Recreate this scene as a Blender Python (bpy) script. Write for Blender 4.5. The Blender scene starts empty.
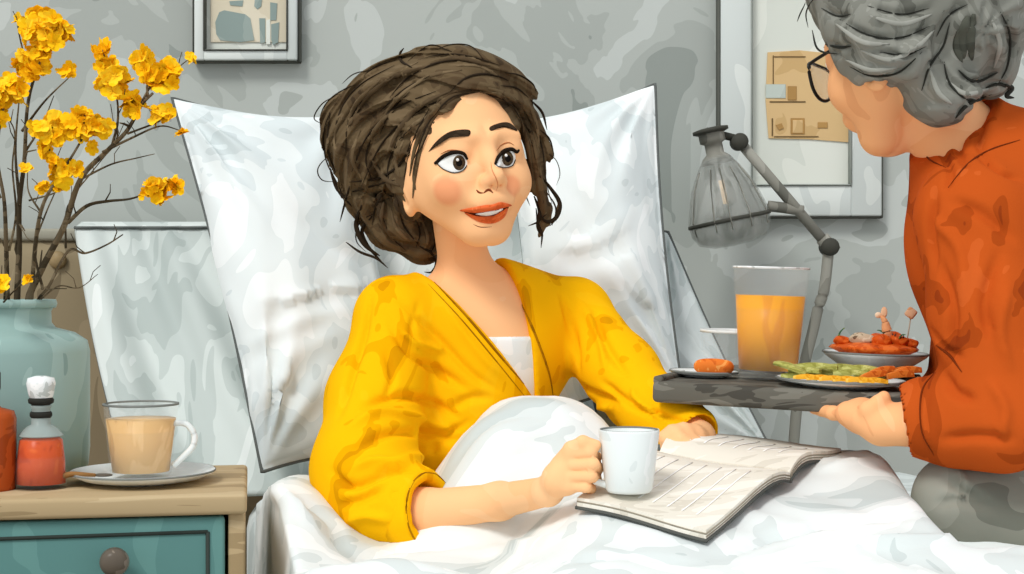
import bpy, math, random
import numpy as np
from mathutils import Vector, Matrix
from mathutils.bvhtree import BVHTree
random.seed(7)
RNG = np.random.default_rng(11)
C = bpy.context.scene.collection
F = 1479.0          # focal length in pixels of the 1024 x 574 frame
CZ = 0.815          # camera height
CAM = np.array([0, 0, CZ])
def P(px, py, d):   # the place seen at a pixel, d metres from the camera plane
    return np.array([(px - 512) / F * d, d, CZ + (287 - py) / F * d])
def lin(c):
    return tuple(((v / 255) / 12.92 if v / 255 <= .04045 else ((v / 255 + .055) / 1.055) ** 2.4) for v in c) + (1,)

# ---------------------------------------------------------------- materials
MATS = {}
def mat(name, cols, scale=6, stretch=(1, 1, 1), rough=.75, spec=.2, detail=2, dist=1.0, trans=0, ior=1.2, alpha=1, metal=0, interp='CONSTANT', emit=None, coord='Object'):
    if name in MATS: return MATS[name]
    m = bpy.data.materials.new(name); m.use_nodes = True
    nt = m.node_tree; b = nt.nodes['Principled BSDF']
    b.inputs['Roughness'].default_value = rough
    b.inputs['Specular IOR Level'].default_value = spec
    b.inputs['Metallic'].default_value = metal
    b.inputs['Transmission Weight'].default_value = trans
    b.inputs['IOR'].default_value = ior
    b.inputs['Alpha'].default_value = alpha
    if emit:
        b.inputs['Emission Color'].default_value = lin(emit[0]); b.inputs['Emission Strength'].default_value = emit[1]
    if isinstance(cols, tuple): cols = [(cols, 0)]
    if len(cols) == 1:
        c = cols[0][0]; cols = [(tuple(v * .96 for v in c), 0), (c, .42), (tuple(min(255, v * 1.03) for v in c), .6)]
    tc = nt.nodes.new('ShaderNodeTexCoord'); mp = nt.nodes.new('ShaderNodeMapping')
    mp.inputs['Scale'].default_value = stretch
    no = nt.nodes.new('ShaderNodeTexNoise'); no.inputs['Scale'].default_value = scale
    no.inputs['Detail'].default_value = detail; no.inputs['Distortion'].default_value = dist
    cr = nt.nodes.new('ShaderNodeValToRGB'); cr.color_ramp.interpolation = interp
    e = cr.color_ramp.elements
    while len(e) > 1: e.remove(e[0])
    e[0].position = cols[0][1]; e[0].color = lin(cols[0][0])
    for c, p in cols[1:]:
        k = e.new(p); k.color = lin(c)
    L = nt.links.new
    L(tc.outputs[coord], mp.inputs[0]); L(mp.outputs[0], no.inputs['Vector']); L(no.outputs['Fac'], cr.inputs[0])
    L(cr.outputs[0], b.inputs['Base Color'])
    MATS[name] = m
    return m

# ---------------------------------------------------------------- scene objects
def tag(o, label, cat, group=None, kind=None):
    o['label'] = label; o['category'] = cat
    if group: o['group'] = group
    if kind: o['kind'] = kind
    return o
def thing(name, label, cat, loc, group=None):
    o = bpy.data.objects.new(name, None); C.objects.link(o)
    o.empty_display_size = .05
    o.location = Vector([float(v) for v in loc]); return tag(o, label, cat, group)
def root_loc(o):
    while o.parent: o = o.parent
    return np.array(o.location)
def mesh(name, V, Fs, m, parent=None, smooth=True, loc=None, fm=None):
    """one mesh object from world-space vertices; m = material or list, fm = material index per face"""
    V = np.asarray(V, float)
    org = root_loc(parent) if parent else (np.asarray(loc, float) if loc is not None else np.zeros(3))
    me = bpy.data.meshes.new(name)
    me.from_pydata((V - org).tolist(), [], Fs if isinstance(Fs, list) else Fs.tolist())
    for k in (m if isinstance(m, (list, tuple)) else [m]): me.materials.append(k)
    if smooth: me.polygons.foreach_set('use_smooth', np.ones(len(me.polygons), bool))
    if fm is not None: me.polygons.foreach_set('material_index', np.asarray(fm, np.int32))
    me.update()
    o = bpy.data.objects.new(name, me); C.objects.link(o)
    if parent: o.parent = parent
    elif loc is not None: o.location = Vector([float(v) for v in loc])
    return o
def join(*parts):
    V = []; Fs = []; n = 0
    for v, f in parts:
        V.extend([tuple(x) for x in v]); Fs.extend([tuple(i + n for i in q) for q in f]); n += len(v)
    return V, Fs
def ident(parts):
    out = []
    for k, (v, f) in enumerate(parts): out += [k] * len(f)
    return out
def each(name, vfs, m, parent):
    for vf in vfs: mesh(name, *vf, m, parent)
def auto(o, deg=35):
    o.data.set_sharp_from_angle(angle=math.radians(deg)); return o
# ---------------------------------------------------------------- shapes
def box(lo, hi, bev=.004, seg=2):
    import bmesh
    bm = bmesh.new(); bmesh.ops.create_cube(bm, size=1)
    lo = np.array(lo, float); hi = np.array(hi, float)
    for v in bm.verts: v.co = Vector([lo[i] + (v.co[i] + .5) * (hi[i] - lo[i]) for i in range(3)])
    if bev: bmesh.ops.bevel(bm, geom=bm.edges[:], offset=bev, segments=seg, affect='EDGES', profile=.5)
    bm.verts.index_update()
    r = [v.co[:] for v in bm.verts], [tuple(v.index for v in f.verts) for f in bm.faces]
    bm.free(); return r
def xf(vf, M, t=(0, 0, 0)):
    return [tuple(np.asarray(M) @ np.asarray(v) + np.asarray(t)) for v in vf[0]], vf[1]
def lathe(prof, c, n=40, axis=None, wob=None):
    V = []; Fs = []; c = np.asarray(c, float)
    if axis is None: ex, ey, ez = np.eye(3)
    else:
        ez = np.asarray(axis, float) / np.linalg.norm(axis)
        ex = np.cross([0, 1, 0] if abs(ez[1]) < .9 else [1, 0, 0], ez); ex /= np.linalg.norm(ex); ey = np.cross(ez, ex)
    rings = []
    for r, z in prof:
        if r < 1e-6: rings.append([len(V)]); V.append(tuple(c + ez * z))
        else:
            ids = []
            for k in range(n):
                a = 2 * math.pi * k / n
                rr = r * (1 + (wob(a, z) if wob else 0))
                ids.append(len(V)); V.append(tuple(c + ex * rr * math.cos(a) + ey * rr * math.sin(a) + ez * z))
            rings.append(ids)
    for A, B in zip(rings, rings[1:]):
        for k in range(n):
            k2 = (k + 1) % n
            if len(A) == 1 and len(B) == 1: break
            if len(A) == 1: Fs.append((A[0], B[k2], B[k]))
            elif len(B) == 1: Fs.append((A[k], A[k2], B[0]))
            else: Fs.append((A[k], A[k2], B[k2], B[k]))
    return V, Fs
def spline(pts, n=8):
    pts = [np.asarray(p, float) for p in pts]
    if len(pts) < 3: return [pts[0] + (pts[-1] - pts[0]) * t for t in np.linspace(0, 1, n)]
    q = [2 * pts[0] - pts[1]] + pts + [2 * pts[-1] - pts[-2]]; out = []
    for i in range(1, len(q) - 2):
        a, b, c, d = q[i - 1:i + 3]
        for t in np.linspace(0, 1, n, endpoint=False):
            out.append(.5 * (2 * b + (c - a) * t + (2 * a - 5 * b + 4 * c - d) * t * t + (3 * b - a - 3 * c + d) * t ** 3))
    return out + [pts[-1]]
def tube(pts, rad, n=8, flat=1.0, nrm=None, closed=False):
    """tube along points; rad = number, list or function of 0..1; flat squeezes it along nrm"""
    pts = [np.asarray(p, float) for p in pts]; N = len(pts); V = []; Fs = []
    up = np.array([0, 0, 1.0])
    for i, p in enumerate(pts):
        if closed: t = pts[(i + 1) % N] - pts[i - 1]
        else: t = pts[min(i + 1, N - 1)] - pts[max(i - 1, 0)]
        t = t / (np.linalg.norm(t) + 1e-9)
        ref = np.asarray(nrm[i] if nrm is not None else (up if abs(t[2]) < .95 else [0, 1, 0]), float)
        s = np.cross(t, ref); s /= np.linalg.norm(s) + 1e-9; u = np.cross(s, t)
        f = i / max(N - 1, 1)
        r = rad(f) if callable(rad) else (rad[min(i, len(rad) - 1)] if isinstance(rad, (list, tuple, np.ndarray)) else rad)
        for k in range(n):
            a = 2 * math.pi * k / n
            V.append(tuple(p + s * r * math.cos(a) + u * r * flat * math.sin(a)))
    m = N if closed else N - 1
    for i in range(m):
        j = (i + 1) % N
        for k in range(n):
            k2 = (k + 1) % n
            Fs.append((i * n + k, i * n + k2, j * n + k2, j * n + k))
    if not closed:
        Fs.append(tuple(range(n))[::-1]); Fs.append(tuple(range((N - 1) * n, N * n)))
    return V, Fs
def ellmesh(c, r, R=None, nu=20, nv=12, noise=0, seed=0):
    V = []; Fs = []; rs = np.random.default_rng(seed); c = np.asarray(c, float)
    R = np.eye(3) if R is None else np.asarray(R)
    for j in range(nv + 1):
        th = math.pi * j / nv
        for i in range(nu):
            ph = 2 * math.pi * i / nu
            d = np.array([math.sin(th) * math.cos(ph), math.sin(th) * math.sin(ph), math.cos(th)])
            k = 1 + noise * math.sin(3 * d[0] + seed) * math.cos(4 * d[1] + 2 * seed) * math.sin(5 * d[2] + seed * 3)
            V.append(tuple(c + R @ (d * np.asarray(r) * k)))
    for j in range(nv):
        for i in range(nu):
            i2 = (i + 1) % nu
            Fs.append((j * nu + i, (j + 1) * nu + i, (j + 1) * nu + i2, j * nu + i2))
    return V, Fs
def prism(poly, y0, y1):
    """polygon in the x-z plane made into a slab between two y values"""
    n = len(poly)
    V = [(x, y0, z) for x, z in poly] + [(x, y1, z) for x, z in poly]
    Fs = [tuple(range(n)), tuple(range(2 * n - 1, n - 1, -1))] + [(i, i + n, (i + 1) % n + n, (i + 1) % n) for i in range(n)]
    return V, Fs
# ---------------------------------------------------------------- signed-distance modelling
f32 = np.float32
def ell(p, c, r, R=None):
    q = p - np.asarray(c, f32)
    if R is not None: q = q @ np.asarray(R, f32)
    r = np.asarray(r, f32)
    k0 = np.sqrt(((q / r) ** 2).sum(1)); k1 = np.sqrt(((q / (r * r)) ** 2).sum(1)) + 1e-9
    return k0 * (k0 - 1) / k1
def cap(p, a, b, ra, rb):
    a = np.asarray(a, f32); b = np.asarray(b, f32); ab = b - a
    h = np.clip(((p - a) @ ab) / (ab @ ab + 1e-12), 0, 1)
    return np.sqrt(((p - a - h[:, None] * ab) ** 2).sum(1)) - (ra + (rb - ra) * h).astype(f32)
def smin(a, b, k):
    h = np.clip(.5 + .5 * (b - a) / k, 0, 1)
    return b + (a - b) * h - k * h * (1 - h)
def smax(a, b, k): return -smin(-a, -b, k)
def chain(p, pts, rad, k=.01):
    d = cap(p, pts[0], pts[1], rad[0], rad[1])
    for i in range(1, len(pts) - 1): d = smin(d, cap(p, pts[i], pts[i + 1], rad[i], rad[i + 1]), k)
    return d
def waves(p, freq, seed, oc=3):
    rs = np.random.default_rng(seed); s = np.zeros(len(p), f32); amp = 1
    for o in range(oc):
        for k in range(3):
            d = rs.normal(size=3); d /= np.linalg.norm(d); ph = rs.uniform(0, 6.28)
            s += amp / 3 * np.sin(p @ (d * freq * 2 ** o).astype(f32) + ph + 1.3 * np.sin(p @ (d[[1, 2, 0]] * freq * 1.3 * 2 ** o).astype(f32)))
        amp *= .5
    return s
def sdf_mesh(f, lo, hi, h):
    lo = np.asarray(lo, float); hi = np.asarray(hi, float); B = 16
    nb = np.ceil((hi - lo) / (h * B)).astype(int); n = nb * B + 1
    V = np.ones(n, f32)
    bi = np.stack(np.meshgrid(*[np.arange(k) for k in nb], indexing='ij'), -1).reshape(-1, 3)
    cen = (lo + (bi + .5) * B * h).astype(f32)
    fc = f(cen); half = B * h * .87
    for b in bi[fc < -half * 1.5]:
        s = b * B; V[s[0]:s[0] + B + 1, s[1]:s[1] + B + 1, s[2]:s[2] + B + 1] = -1
    act = bi[np.abs(fc) <= half * 1.5]
    g = np.stack(np.meshgrid(*[np.arange(B + 1)] * 3, indexing='ij'), -1).reshape(-1, 3)
    for b0 in range(0, len(act), 48):
        ch = act[b0:b0 + 48]
        pts = (lo + (ch[:, None, :] * B + g[None]) * h).reshape(-1, 3).astype(f32)
        val = f(pts).reshape(len(ch), B + 1, B + 1, B + 1)
        for b, v in zip(ch, val):
            s = b * B; V[s[0]:s[0] + B + 1, s[1]:s[1] + B + 1, s[2]:s[2] + B + 1] = v
    ins = V < 0
    cnt = np.zeros(n - 1, np.int8)
    for dx in (0, 1):
        for dy in (0, 1):
            for dz in (0, 1):
                cnt += ins[dx:n[0] - 1 + dx, dy:n[1] - 1 + dy, dz:n[2] - 1 + dz]
    cells = np.argwhere((cnt > 0) & (cnt < 8))
    idx = np.full(n - 1, -1, np.int32); idx[tuple(cells.T)] = np.arange(len(cells))
    acc = np.zeros((len(cells), 3)); num = np.zeros(len(cells))
    for ax in range(3):
        o1, o2 = [a for a in range(3) if a != ax]
        for u in (0, 1):
            for w in (0, 1):
                a = cells.copy(); a[:, o1] += u; a[:, o2] += w
                b = a.copy(); b[:, ax] += 1
                va = V[tuple(a.T)]; vb = V[tuple(b.T)]; c = (va < 0) != (vb < 0)
                t = np.where(c, va / np.where(c, va - vb, 1), 0)
                pt = a - cells + 0.0; pt[:, ax] += t
                acc[c] += pt[c]; num += c
    verts = lo + (cells + acc / num[:, None]) * h
    quads = []
    for ax in range(3):
        o1, o2 = (ax + 1) % 3, (ax + 2) % 3
        sl0 = [slice(None)] * 3; sl1 = [slice(None)] * 3; sl0[ax] = slice(0, -1); sl1[ax] = slice(1, None)
        e = np.argwhere(ins[tuple(sl0)] != ins[tuple(sl1)])
        e = e[(e[:, o1] > 0) & (e[:, o2] > 0) & (e[:, o1] < n[o1] - 1) & (e[:, o2] < n[o2] - 1)]
        q = []
        for u, w in ((1, 1), (0, 1), (0, 0), (1, 0)):
            c = e.copy(); c[:, o1] -= u; c[:, o2] -= w; q.append(idx[tuple(c.T)])
        q = np.stack(q, 1)
        fl = ~ins[tuple(e.T)]; q[fl] = q[fl][:, ::-1]
        quads.append(q)
    return verts, np.concatenate(quads)
def normals(V, Q):
    n = np.zeros_like(V); a = np.cross(V[Q[:, 2]] - V[Q[:, 0]], V[Q[:, 3]] - V[Q[:, 1]])
    for k in range(4): np.add.at(n, Q[:, k], a)
    return n / (np.linalg.norm(n, axis=1)[:, None] + 1e-12)
def bvh_of(V, Q): return BVHTree.FromPolygons(V.tolist(), Q.tolist() if not isinstance(Q, list) else Q)
def camhit(bvh, px, py, dflt=None):
    d = P(px, py, 1) - CAM; d = d / np.linalg.norm(d)
    h = bvh.ray_cast(Vector(CAM), Vector(d))
    if h[0] is None:
        if dflt is None: return None
        return P(px, py, dflt), -d
    n = np.array(h[1])
    return np.array(h[0]), (n if n @ d < 0 else -n)
def crease(V, Q, lines, bvh=None):
    """press folds (depth<0) or raise ridges (depth>0) into a cloth along lines given as seen in the photograph: ([(px,py)..], width, depth)"""
    bvh = bvh or bvh_of(V, Q); N = normals(V, Q); off = np.zeros(len(V))
    for pts, w, dep in lines:
        pl = spline([(x, y) for x, y in pts], 10); hp = [camhit(bvh, x, y) for x, y in pl]
        hp = [h[0] for h in hp if h]
        if len(hp) < 2: continue
        for i, (a, b) in enumerate(zip(hp, hp[1:])):
            if np.linalg.norm(b - a) > .05: continue
            f = (i + .5) / (len(hp) - 1); k = min(1, 4 * f, 4 * (1 - f)) if len(hp) > 4 else 1
            m = np.where(np.abs(V - (a + b) / 2).max(1) < w * 2.5 + .03)[0]
            if not len(m): continue
            d = cap(V[m], a, b, 0, 0)
            v = dep * k * np.exp(-(d / w) ** 2)
            off[m] = np.where(np.abs(v) > np.abs(off[m]), v, off[m])
    return V + N * off[:, None]
def patch(outline, cast, off=.0006, bulge=0.0, rings=6, sink=.0012):
    """a thin raised skin patch whose outline lies on a surface; cast(x, y) gives (point, normal)"""
    o = [np.asarray(q, float) for q in outline]; c = sum(o) / len(o); n = len(o)
    V = []; Fs = []
    p, nn = cast(*c); V.append(p + nn * (off + bulge))
    for r in range(1, rings + 1):
        t = r / rings
        for q in o:
            p, nn = cast(*(c + (q - c) * t)); V.append(p + nn * (off + bulge * (1 - t * t)))
    for q in o:
        p, nn = cast(*(c + (q - c) * 1.02)); V.append(p - nn * sink)
    for k in range(n): Fs.append((0, 1 + k, 1 + (k + 1) % n))
    for r in range(rings):
        for k in range(n):
            k2 = (k + 1) % n; a = 1 + r * n; b = 1 + (r + 1) * n
            Fs.append((a + k, b + k, b + k2, a + k2))
    return V, Fs
def loop(pts, n=5):
    pts = list(pts); q = spline([pts[-1]] + pts + [pts[0], pts[1]], n)
    return q[n:n + n * len(pts)]
def oval(cx, cy, rx, ry, n=20): return [(cx + rx * math.cos(2 * math.pi * k / n), cy + ry * math.sin(2 * math.pi * k / n)) for k in range(n)]
def rot(yaw, pitch, roll):
    return np.array(Matrix.Rotation(math.radians(yaw), 3, 'Z') @ Matrix.Rotation(math.radians(roll), 3, 'Y') @ Matrix.Rotation(math.radians(pitch), 3, 'X'))
def stroke(cast, pts, w, lift=.0, flat=.5, n=6, m=8, ends=True):
    """a strand lying on a surface"""
    s = spline(pts, m); hp = [cast(x, y) for x, y in s]
    V = [a + b * lift for a, b in hp]; N = [b for a, b in hp]
    return tube(V, (lambda t: w * max(.12, math.sin(math.pi * min(1, max(0, .06 + .9 * t))) ** .7)) if ends else w, n, flat, N)

# ================================================================= the room
WALLY = 2.8
M_wall = mat('wall_plaster', [((148, 155, 150), 0), ((167, 173, 168), .36), ((178, 184, 179), .46), ((192, 198, 194), .58), ((171, 177, 172), .66)], scale=3.2, stretch=(1, 1, .8), detail=3, dist=1.6, rough=.9)
M_floor = mat('floor_boards', [((120, 105, 85), 0), ((140, 122, 98), .45), ((152, 134, 108), .6)], scale=3, stretch=(8, .6, 1), rough=.6)
o = mesh('wall_back', *box((-2.6, WALLY, 0), (2.6, WALLY + .12, 2.6), 0), M_wall, smooth=False); o['kind'] = 'structure'
o = mesh('floor', *box((-2.6, -.6, -.1), (2.6, WALLY + .12, 0), 0), M_floor, smooth=False); o['kind'] = 'structure'
M_base = mat('baseboard_paint', (205, 210, 206))
o = mesh('baseboard_back', *box((-2.6, WALLY - .018, 0), (2.6, WALLY, .1), .004), M_base); o['kind'] = 'structure'

# headboard panel ---------------------------------------------------
M_tan = mat('tan_upholstery', [((118, 106, 84), 0), ((143, 130, 104), .38), ((152, 138, 112), .55), ((133, 120, 96), .64)], scale=9, stretch=(1, 1, .5), rough=.85)
M_brass = mat('dull_brass', (150, 130, 95), rough=.4, spec=.5)
HB = thing('headboard', 'tan upholstered headboard panel with a round button, standing behind the teal vase', 'headboard', (-.45, 2.7, 0))
ztop = P(0, 238, 2.6)[2]
def padded(x0, x1, z0, z1, y0, y1, n=24, bul=.02):
    V = []; Fs = []
    for j in range(n + 1):
        for i in range(n + 1):
            u = i / n; v = j / n
            e = ((1 - (2 * u - 1) ** 8) * (1 - (2 * v - 1) ** 8)) ** .5
            V.append((x0 + (x1 - x0) * u, y0 - bul * e, z0 + (z1 - z0) * v))
    b = len(V)
    for j in range(n + 1):
        for i in range(n + 1):
            u = i / n; v = j / n; V.append((x0 + (x1 - x0) * u, y1, z0 + (z1 - z0) * v))
    m = n + 1
    for j in range(n):
        for i in range(n):
            a = j * m + i; Fs.append((a, a + 1, a + m + 1, a + m)); Fs.append((b + a, b + a + m, b + a + m + 1, b + a + 1))
    for i in range(n):
        for q in ((i, i + 1), ((n * m) + i + 1, n * m + i), ((i + 1) * m, i * m), (i * m + n, (i + 1) * m + n)):
            Fs.append((q[0], b + q[0], b + q[1], q[1]))
    return V, Fs
mesh('panel', *padded(-1.12, .22, .12, ztop, 2.64, 2.72), M_tan, HB)
mesh('top_rail', *box((-1.14, 2.63, ztop - .004), (.24, 2.73, ztop + .018), .006), mat('grey_rail', [((128, 126, 112), 0), ((150, 148, 134), .5)], scale=8), HB)
for x in (-1.1, .2): mesh('leg', *box((x - .03, 2.65, 0), (x + .03, 2.71, .13), .005), M_tan, HB)
for px, py in ((57, 260), (-20, 262)):
    c = P(px, py, 2.615); mesh('button', *lathe([(0, -.004), (.013, -.002), (.016, .004), (.01, .012)], c, 20, axis=(0, 1, 0)), M_brass, HB)

# pictures ------------------------------------------------------------
def ringbox(x0, x1, z0, z1, w, y0, y1):
    return join(box((x0, y0, z0), (x0 + w, y1, z1), .003), box((x1 - w, y0, z0), (x1, y1, z1), .003),
                box((x0 + w - .001, y0, z0), (x1 - w + .001, y1, z0 + w), .003), box((x0 + w - .001, y0, z1 - w), (x1 - w + .001, y1, z1), .003))
M_fr_pale = mat('frame_pale', [((204, 211, 208), 0), ((218, 224, 220), .45), ((230, 235, 230), .6)], scale=5, stretch=(1, 1, .4))
M_fr_dark = mat('frame_dark', (92, 94, 88)); M_mat = mat('picture_mat', [((212, 217, 208), 0), ((222, 226, 217), .45), ((230, 234, 228), .62)], scale=4)
M_cream = mat('print_cream', [((212, 203, 180), 0), ((219, 211, 190), .5)], scale=7); M_gt = mat('print_grey_teal', [((140, 156, 152), 0), ((152, 166, 161), .5)], scale=10)
M_ptan = mat('print_tan', [((200, 168, 118), 0), ((212, 181, 132), .42), ((219, 190, 142), .62)], scale=9); M_ptan2 = mat('print_brown', (178, 140, 86)); M_ppale = mat('print_pale_blue', (190, 200, 192)); M_pdk = mat('print_line', (120, 98, 66))
def wp(px, py, y=WALLY):
    q = P(px, py, y); return q[0], q[2]
def rect(px0, py0, px1, py1, y0, y1, yref=WALLY - .02, bev=.001):
    x0, z1 = wp(px0, py0, yref); x1, z0 = wp(px1, py1, yref)
    return box((x0, y0, z0), (x1, y1, z1), bev)
def poly(pts, y0, y1, yref=WALLY - .02): return prism([wp(x, y, yref) for x, y in pts], y0, y1)
yF = WALLY - .03
t = thing('picture_frame', 'pale framed abstract print with grey-teal shapes on cream, above the left pillow', 'picture', (*[wp(245, 62)[0]], WALLY, wp(245, 62)[1]))
x0, z0 = wp(194, 60, yF); x1, z1 = wp(297, -62, yF)
mesh('frame', *ringbox(x0, x1, z0, z1, .019, yF, WALLY - .001), M_fr_pale, t)
mesh('inner_edge', *ringbox(x0 + .017, x1 - .017, z0 + .017, z1 - .017, .0035, yF - .003, WALLY - .002), M_fr_dark, t)
mesh('outer_edge', *ringbox(x0 - .005, x1 + .005, z0 - .003, z1 + .003, .004, yF + .006, WALLY - .001), M_fr_dark, t)
mesh('mat_board', *box((x0 + .02, WALLY - .014, z0 + .02), (x1 - .02, WALLY - .004, z1 - .02), 0), M_mat, t, smooth=False)
yp = WALLY - .0165
prs = [rect(210, -44, 287, 42, yp, WALLY - .013)]
mm = [M_cream, M_gt, M_mat]
sh = [poly([(215, 22), (219, 12), (224, 10), (245, 14), (250, 18), (254, 40), (240, 42), (220, 40), (216, 34)], yp - .0012, yp),
      poly([(229, 1), (243, 0), (242, 6), (230, 5)], yp - .0012, yp), poly([(255, -4), (262, -4), (261, 6), (257, 9), (254, 6)], yp - .0012, yp),
      poly([(270, 2), (277, 3), (276, 20), (270, 20)], yp - .0012, yp), poly([(259, 18), (265, 18), (265, 42), (260, 43)], yp - .0012, yp), poly([(271, 24), (279, 22), (278, 42), (273, 45), (271, 40)], yp - .0012, yp),
      poly([(216, -30), (240, -34), (248, -20), (236, -8), (220, -12)], yp - .0012, yp), poly([(258, -36), (280, -34), (280, -14), (262, -12)], yp - .0012, yp),
      poly([(266, 20), (270, 19), (270, 44), (266, 44)], yp - .0012, yp)]
a = join(*prs, *sh); fm = [0] * len(prs[0][1]) + sum(([1 if k < 8 else 2] * len(s[1]) for k, s in enumerate(sh)), [])
mesh('print', *a, mm, t, smooth=False, fm=fm)

t = thing('picture_frame', 'wide pale framed tan print on the wall behind the grey-haired woman', 'picture', (wp(805, 215)[0], WALLY, wp(805, 215)[1]))
x0, z0 = wp(721, 216, yF); x1, z1 = wp(882, -58, yF)
mesh('frame', *ringbox(x0, x1, z0, z1, .058, yF, WALLY - .001), M_fr_pale, t)
mesh('outer_edge', *ringbox(x0 - .006, x1 + .004, z0 - .004, z1 + .004, .0065, yF + .004, WALLY - .001), M_fr_dark, t)
xi0, zi0 = wp(750, 181, yF); xi1, zi1 = wp(866, -20, yF)
mesh('inner_edge', *ringbox(x0 + .056, x1 - .056, z0 + .056, z1 - .056, .004, yF - .003, WALLY - .002), mat('frame_mid', (150, 156, 150)), t)
mesh('mat_board', *box((x0 + .05, WALLY - .014, z0 + .05), (x1 - .05, WALLY - .004, z1 - .05), 0), M_mat, t, smooth=False)
prs = [poly([(768, 52), (800, 50), (850, 55), (851, 100), (849, 142), (810, 139), (769, 138), (766, 100)], yp, WALLY - .013)]
sh = [(rect(766, 84, 786, 98, yp - .001, yp), 2), (rect(788, 86, 797, 100, yp - .001, yp), 1), (rect(791, 118, 805, 134, yp - .001, yp), 1), (rect(793, 120, 803, 133, yp - .002, yp), 0),
      (rect(770, 101, 806, 102.2, yp - .0015, yp), 3), (rect(772, 118, 773.3, 136, yp - .0015, yp), 3), (rect(774, 136, 819, 137, yp - .0015, yp), 3), (rect(773, 55, 774, 84, yp - .0015, yp), 3), (rect(774, 56, 806, 57, yp - .0015, yp), 3),
      (poly([(776, 125), (782, 123), (784, 128), (779, 130)], yp - .0015, yp), 1), (rect(818, 122, 828, 128, yp - .0015, yp), 1)]
a = join(*prs, *[s for s, k in sh]); fm = [0] * len(prs[0][1]) + sum(([k] * len(s[1]) for s, k in sh), [])
mesh('print', *a, [M_ptan, M_ptan2, M_ppale, M_pdk], t, smooth=False, fm=fm)

# ================================================================= bed
M_sheet = mat('sheet_linen', [((186, 196, 195), 0), ((202, 210, 209), .4), ((214, 222, 221), .52), ((228, 234, 233), .66)], scale=5, stretch=(1, 1, 1), dist=2)
M_pil = mat('pillow_cotton', [((198, 208, 209), 0), ((212, 221, 222), .37), ((226, 233, 233), .46), ((237, 242, 242), .57)], scale=4.2, dist=2.2)
M_duv = mat('duvet_cotton', [((196, 206, 205), 0), ((212, 220, 219), .36), ((228, 234, 233), .44), ((240, 244, 243), .56)], scale=4.5, dist=2.2)
M_pipe = mat('dark_piping', (96, 100, 98)); M_bedwood = mat('bed_wood', (150, 132, 104))
ang = math.radians(15); wv = np.array([math.cos(ang), math.sin(ang)]); fv = np.array([math.sin(ang), -math.cos(ang)])
H0 = np.array([-.265, 1.75]) - fv * .62
def bedpt(a, b): return H0 + wv * a + fv * b
BW, BL = 1.18, 1.9
R15 = np.array([[wv[0], -fv[0], 0], [wv[1], -fv[1], 0], [0, 0, 1]])
cB = bedpt(BW / 2, BL / 2)
BED = thing('bed', 'white mattress on a wooden bed frame under the white bedding', 'bed', (cB[0], cB[1], 0))
mesh('mattress', *xf(box((-BW / 2, -BL / 2, .27), (BW / 2, BL / 2, .49), .05, 4), R15, (*cB, 0)), M_sheet, BED)
mesh('bed_frame', *xf(box((-BW / 2 + .01, -BL / 2 + .01, .16), (BW / 2 - .01, BL / 2 - .01, .265), .008), R15, (*cB, 0)), M_bedwood, BED)
for sx in (-1, 1):
    for sy in (-1, 1): mesh('leg', *xf(box((sx * .52 - .03, sy * .92 - .03, 0), (sx * .52 + .03, sy * .92 + .03, .165), .004), R15, (*cB, 0)), M_bedwood, BED)

def sstep(x, a, b):
    t = min(1, max(0, (x - a) / (b - a))); return t * t * (3 - 2 * t)
def gau(x, y, cx, cy, sx, sy, p=2): return math.exp(-(abs((x - cx) / sx) ** p + abs((y - cy) / sy) ** p))
def duvet_top(x, y):
    right = sstep(x, -.04, .10)
    plane = .555 + .22 * min(.28, max(-.25, y - 1.45)) - .14 * max(0, y - 1.78)
    left = .505 + .03 * sstep(y, 1.5, 1.2)
    z = left * (1 - right) + plane * right
    z += .075 * gau(x, y, -.27, 1.84, .075, .22)                     # bunched up beside the nightstand
    z += .03 * gau(x, y, -.12, 1.5, .09, .05)
    z = max(z, .50 + .172 * gau(x, y, .032, 1.86, .142, .13, 3))   # raised lap
    z -= .06 * sstep(x, .425, .475) * sstep(y, 1.46, 1.56)           # pressed down under the seated visitor
    return z
def duvet():
    na, nb = 150, 190; V = []; Fs = []
    for j in range(nb + 1):
        b = .345 + (1.72 - .345) * j / nb
        for i in range(na + 1):
            s = -.22 + (BW + .44) * i / na
            a = min(max(s, -.012), BW + .03); over = s - a
            x, y = bedpt(a, b)
            z = duvet_top(x, y)
            x2 = x + wv[0] * over * .03; y2 = y + wv[1] * over * .03
            V.append((x2, y2, z - abs(over) * .98))
    V = np.array(V)
    p = V.astype(f32)
    wr = waves(p * np.array([1, 1, .6], f32), 16, 3, 3)
    V[:, 2] += .0055 * wr + .004 * np.abs(np.sin(28 * (V[:, 0] * .55 + V[:, 1] * .83) + 2.2 * waves(p, 7, 5, 2)))
    m = na + 1
    Fs = [(j * m + i, (j + 1) * m + i, (j + 1) * m + i + 1, j * m + i + 1) for j in range(nb) for i in range(na)]
    return V, np.array(Fs)
dv, df = duvet()
dbvh = bvh_of(dv, df)
dv = crease(dv, df, [([(340, 566), (380, 552), (430, 545), (480, 540)], .008, -.012), ([(470, 556), (520, 545), (560, 538)], .006, .008), ([(712, 562), (770, 538), (840, 522), (930, 515)], .006, -.010), ([(760, 560), (840, 545), (930, 540), (1020, 545)], .007, .008),
    ([(450, 470), (480, 430), (520, 413), (570, 415)], .006, -.006), ([(500, 455), (530, 432), (580, 425)], .005, .006), ([(820, 470), (870, 462), (920, 470)], .006, .008), ([(560, 560), (640, 556), (700, 565)], .007, -.008), ([(300, 500), (330, 520), (345, 560)], .008, -.01), ([(265, 490), (290, 500), (320, 540)], .008, .01)])
DUV = mesh('duvet', dv - np.array([0, 0, 0]), df, M_duv, loc=(*bedpt(.6, 1.1), .5))
tag(DUV, 'white rumpled duvet spread over the bed and the lap of the woman in yellow', 'duvet')
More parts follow.
